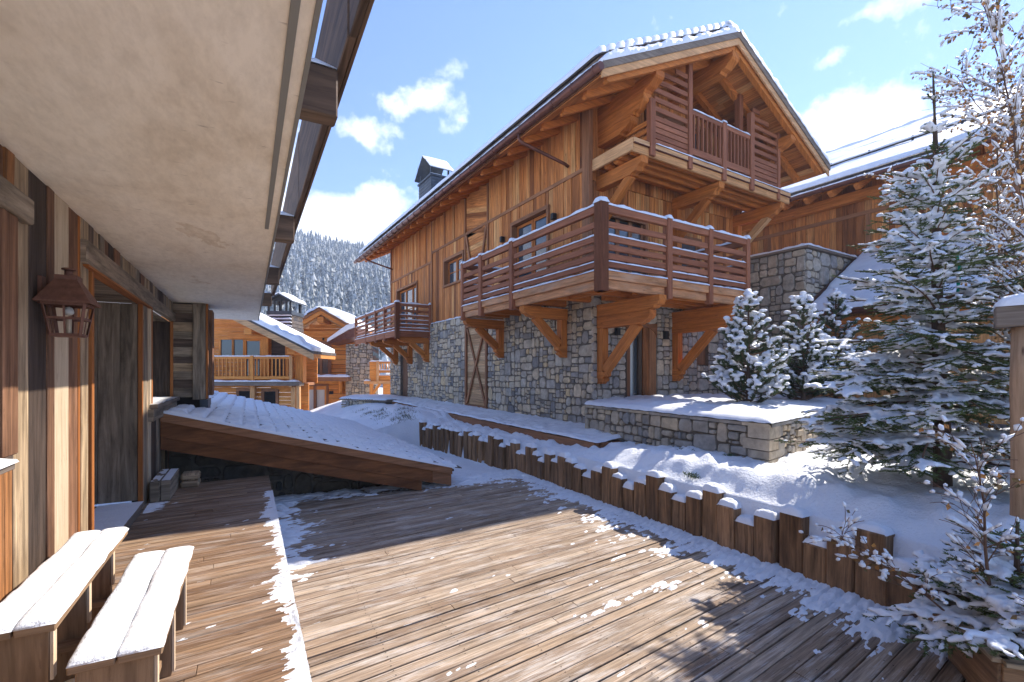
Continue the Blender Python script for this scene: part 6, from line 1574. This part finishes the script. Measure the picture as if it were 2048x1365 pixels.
# beech sapling with dry leaves and snow
def leafy(name, label, base, stems, seed, nleaf=1.0, snow=.8):
    random.seed(seed); t = root(name, label, 'sapling', base); B = Vector(base); wd, lf, sn = MB(), MB(), MB()
    def leaf(p):
        s = random.uniform(.02, .038); d = Vector((random.uniform(-1, 1), random.uniform(-1, 1), random.uniform(-1.3, .2))).normalized(); a = d.cross(Vector((random.random(), random.random(), random.random()))).normalized()*s*.5
        i = len(lf.v); n = d.cross(a)*.3; lf.v += [tuple(p), tuple(p+d*s*.6+a+n), tuple(p+d*s*1.35), tuple(p+d*s*.6-a+n)]; lf.f += [(i, i+1, i+2), (i, i+2, i+3)]; lf.sm += [False]*2; lf.uv += [(0, 0)]*6
    def grow(p, d, L, r, lvl, bend):
        n = max(4, int(L/.11)); pts = [p]; v = d.normalized(); 
        for i in range(n):
            v = (v+Vector((random.uniform(-.13, .13), random.uniform(-.13, .13), random.uniform(-.06, .06)))+bend*(1/n)).normalized(); pts.append(pts[-1]+v*(L/n))
        rs = [max(.0022, r*(1-.8*i/n)) for i in range(n+1)]; wd.tube(pts, rs, 6 if lvl == 0 else 4, caps=False)
        for i in range(1, n):
            dd = (pts[i+1]-pts[i]).normalized()
            if lvl < 2 and i > (2 if lvl == 0 else 0):
                for _ in range(3 if lvl == 0 else 1):
                    if random.random() < (.85 if lvl == 0 else .72):
                        side = Vector((random.uniform(-1, 1), random.uniform(-1, 1), random.uniform(.0, .5))).normalized()
                        grow(pts[i], dd*.85+side*.7, min(.62, L*random.uniform(.10, .2)*(1-.25*i/n) + .12), rs[i]*.5, lvl+1, Vector((side.x*.25, side.y*.25, -.5 if lvl else -.25)))
            if lvl >= 1:
                if random.random() < .85*nleaf: leaf(pts[i]+Vector((random.uniform(-.02, .02),)*3))
                if random.random() < .5*nleaf: leaf(pts[i]+Vector((random.uniform(-.03, .03), random.uniform(-.03, .03), -.01)))
                if random.random() < snow*.8 and abs(dd.z) < .85:
                    d2 = pts[i+1]-pts[i]; sn.blob(pts[i].lerp(pts[i+1], .5)+Vector((0, 0, .006+rs[i])), d2.length*.5, random.uniform(.013, .026), random.uniform(.012, .024), 5, 3, math.atan2(d2.y, d2.x), .2, tilt=max(-1, min(1, d2.z/max(.02, math.hypot(d2.x, d2.y)))))
        if random.random() < .6*snow: sn.blob(pts[-1], .02, .015, .016, 5, 3)
    for (o, d, L, r, bend) in stems: grow(B+Vector(o), Vector(d), L, r, 0, Vector(bend))
    build(wd, 'stems', 'twig', t); build(lf, 'leaves', 'leaf', t, kind='stuff'); build(sn, 'snow_load', 'snow', t, kind='stuff'); return t
leafy('beech_sapling', 'slender multi-stemmed sapling with dry brown leaves and snow, rising beside the pale log post', (6.80, 1.56, .33),
      [((0, 0, 0), (-.03, .05, 1), 5.0, .022, (-.10, .06, 0)), ((.06, -.05, 0), (.08, -.08, 1), 5.0, .019, (-.05, .05, -.0)), ((-.05, .07, 0), (-.02, .03, 1), 4.5, .017, (.05, .0, 0)),
       ((.14, -.02, 0), (.05, -.06, 1), 5.2, .018, (-.06, .08, -.05)), ((.05, -.15, 0), (.12, -.16, 1), 4.7, .017, (.05, -.05, 0)), ((0, -.3, 0), (.1, -.25, 1), 4.2, .016, (.0, .05, 0))], 31)

# pale log post with a plank cap
pg = root('log_post', 'pale peeled log post with a grey timber cap under snow, at the right edge', 'post', (5.58, 1.38, .2))
m = MB(); m.tube([(5.58, 1.38, .1), (5.59, 1.38, .9), (5.57, 1.385, 1.5), (5.58, 1.38, 1.97)], [.085, .08, .076, .074], 14); build(m, 'log', 'birch', pg)
m = MB(); m.beam((5.52, 1.54, 2.06), (5.76, .82, 2.06), .24, .17, ch=.008); cp = build(m, 'cap_beam', 'greyboard', pg)
m = MB(); snow_strip(m, (5.52, 1.54, 2.145), (5.76, .82, 2.145), .24, .09, step=.05, seg=8); build(m, 'cap_snow', 'snow', cp)

# planter box with a low conifer shrub and a bare sapling
A = Vector((4.50, 1.54, 0)); Bc = Vector((3.91, 1.06, 0)); e1 = (Bc-A).normalized(); e2 = Vector((-e1.y, e1.x, 0)); 
if e2.x < 0: e2 = -e2
S = (Bc-A).length
px = root('planter_box', 'square timber planter box with sloping boards, standing on the deck in the corner', 'planter', tuple((A+Bc)/2+Vector((0, 0, LOWZ))))
cors = [A, Bc, Bc+e2*S, A+e2*S]
cen = sum(cors, Vector())/4
for i in range(4):
    p, q = cors[i], cors[(i+1) % 4]
    for k in range(3):
        z0 = LOWZ+.02+k*.125; g = .90+.05*k; P = cen+(p-cen)*g; Q = cen+(q-cen)*g
        m = MB(); m.beam(P+Vector((0, 0, z0+.06)), Q+Vector((0, 0, z0+.06)), .035, .118, ch=.004); build(m, 'side_board', 'post', px)
    m = MB(); m.beam(p+Vector((0, 0, LOWZ+.405)), q+Vector((0, 0, LOWZ+.405)), .09, .03, ch=.004); build(m, 'rim_board', 'oldtan', px)
m = MB(); m.prism([(c.x, c.y) for c in [cen+(q-cen)*.88 for q in cors]], (0, 0, LOWZ+.02), (1, 0, 0), (0, 1, 0), (0, 0, 1), .28); build(m, 'soil', 'soil', px)
shr = spruce('conifer_shrub', 'low spreading conifer shrub under heavy snow, growing in the timber planter box', (4.62, 1.18, LOWZ+.28), .82, .92, 41, .025, .075, nb=7, snow=.80, zlow=.1, needle_n=230, twig=.075, vox=.011, fat=1.15)
leafy('bare_sapling', 'thin twisted bare sapling with a few orange leaves rising out of the planter shrub', (4.50, 1.25, LOWZ+.3),
      [((0, 0, 0), (-.12, .05, 1), 1.45, .014, (.1, 0, 0)), ((-.1, .1, 0), (-.75, .55, .85), 1.15, .009, (0, .1, .1)), ((.1, -.1, .0), (-.55, -.35, .6), .9, .008, (-.2, 0, -.3))], 47, nleaf=.16, snow=.5)

# grass tufts on the bank, sprigs behind the palisade
random.seed(77)
gr = MB()
def blades(X, Y, n, r, L):
    for _ in range(n):
        x = X+random.gauss(0, r); y = Y+random.gauss(0, r); z = gz(x, y); d = Vector((random.uniform(-.8, .3), random.uniform(-.6, .6), random.uniform(.2, 1))).normalized()
        tri_needle(gr, Vector((x, y, z)), d, L*random.uniform(.6, 1.3), .006)
for (X, Y) in ((3.75, 18.5), (3.7, 17.2), (3.85, 16), (3.8, 15.2), (3.95, 14.4), (4.15, 13.8), (4.3, 14.8), (3.9, 13.6), (4.45, 15.6), (4.2, 14.2), (4.05, 16.8)): blades(X, Y, 70, .14, .10)
build(gr, 'grass_tufts', 'grass', label=None, kind='stuff')
m = MB()
for (X, Y) in ((5.25, 4.43), (5.28, 4.5), (6.0, 5.2), (6.1, 4.5)):
    for _ in range(60): tri_needle(m, Vector((X+random.gauss(0, .04), Y+random.gauss(0, .05), gz(X, Y)+.02)), Vector((random.uniform(-1, 1), random.uniform(-1, 1), random.uniform(0, 1))).normalized(), .05, .006)
build(m, 'green_sprigs', 'needle_pine', kind='stuff')

# ================================================================== HAZE in the valley air
hm = bpy.data.materials.new('valley_haze'); hm.use_nodes = True; ht = hm.node_tree; ht.nodes.clear()
pv = N(ht, 'ShaderNodeVolumePrincipled', {'Color': (.72, .82, 1.0, 1), 'Density': .0009, 'Anisotropy': .2})
N(ht, 'ShaderNodeOutputMaterial', {'Volume': pv.outputs[0]}); MT['haze'] = hm
bx(None, 'haze', 'haze', -640, 640, -400, 640, -4, 150)
hz_o = bpy.data.objects['haze']; hz_o['kind'] = 'stuff'
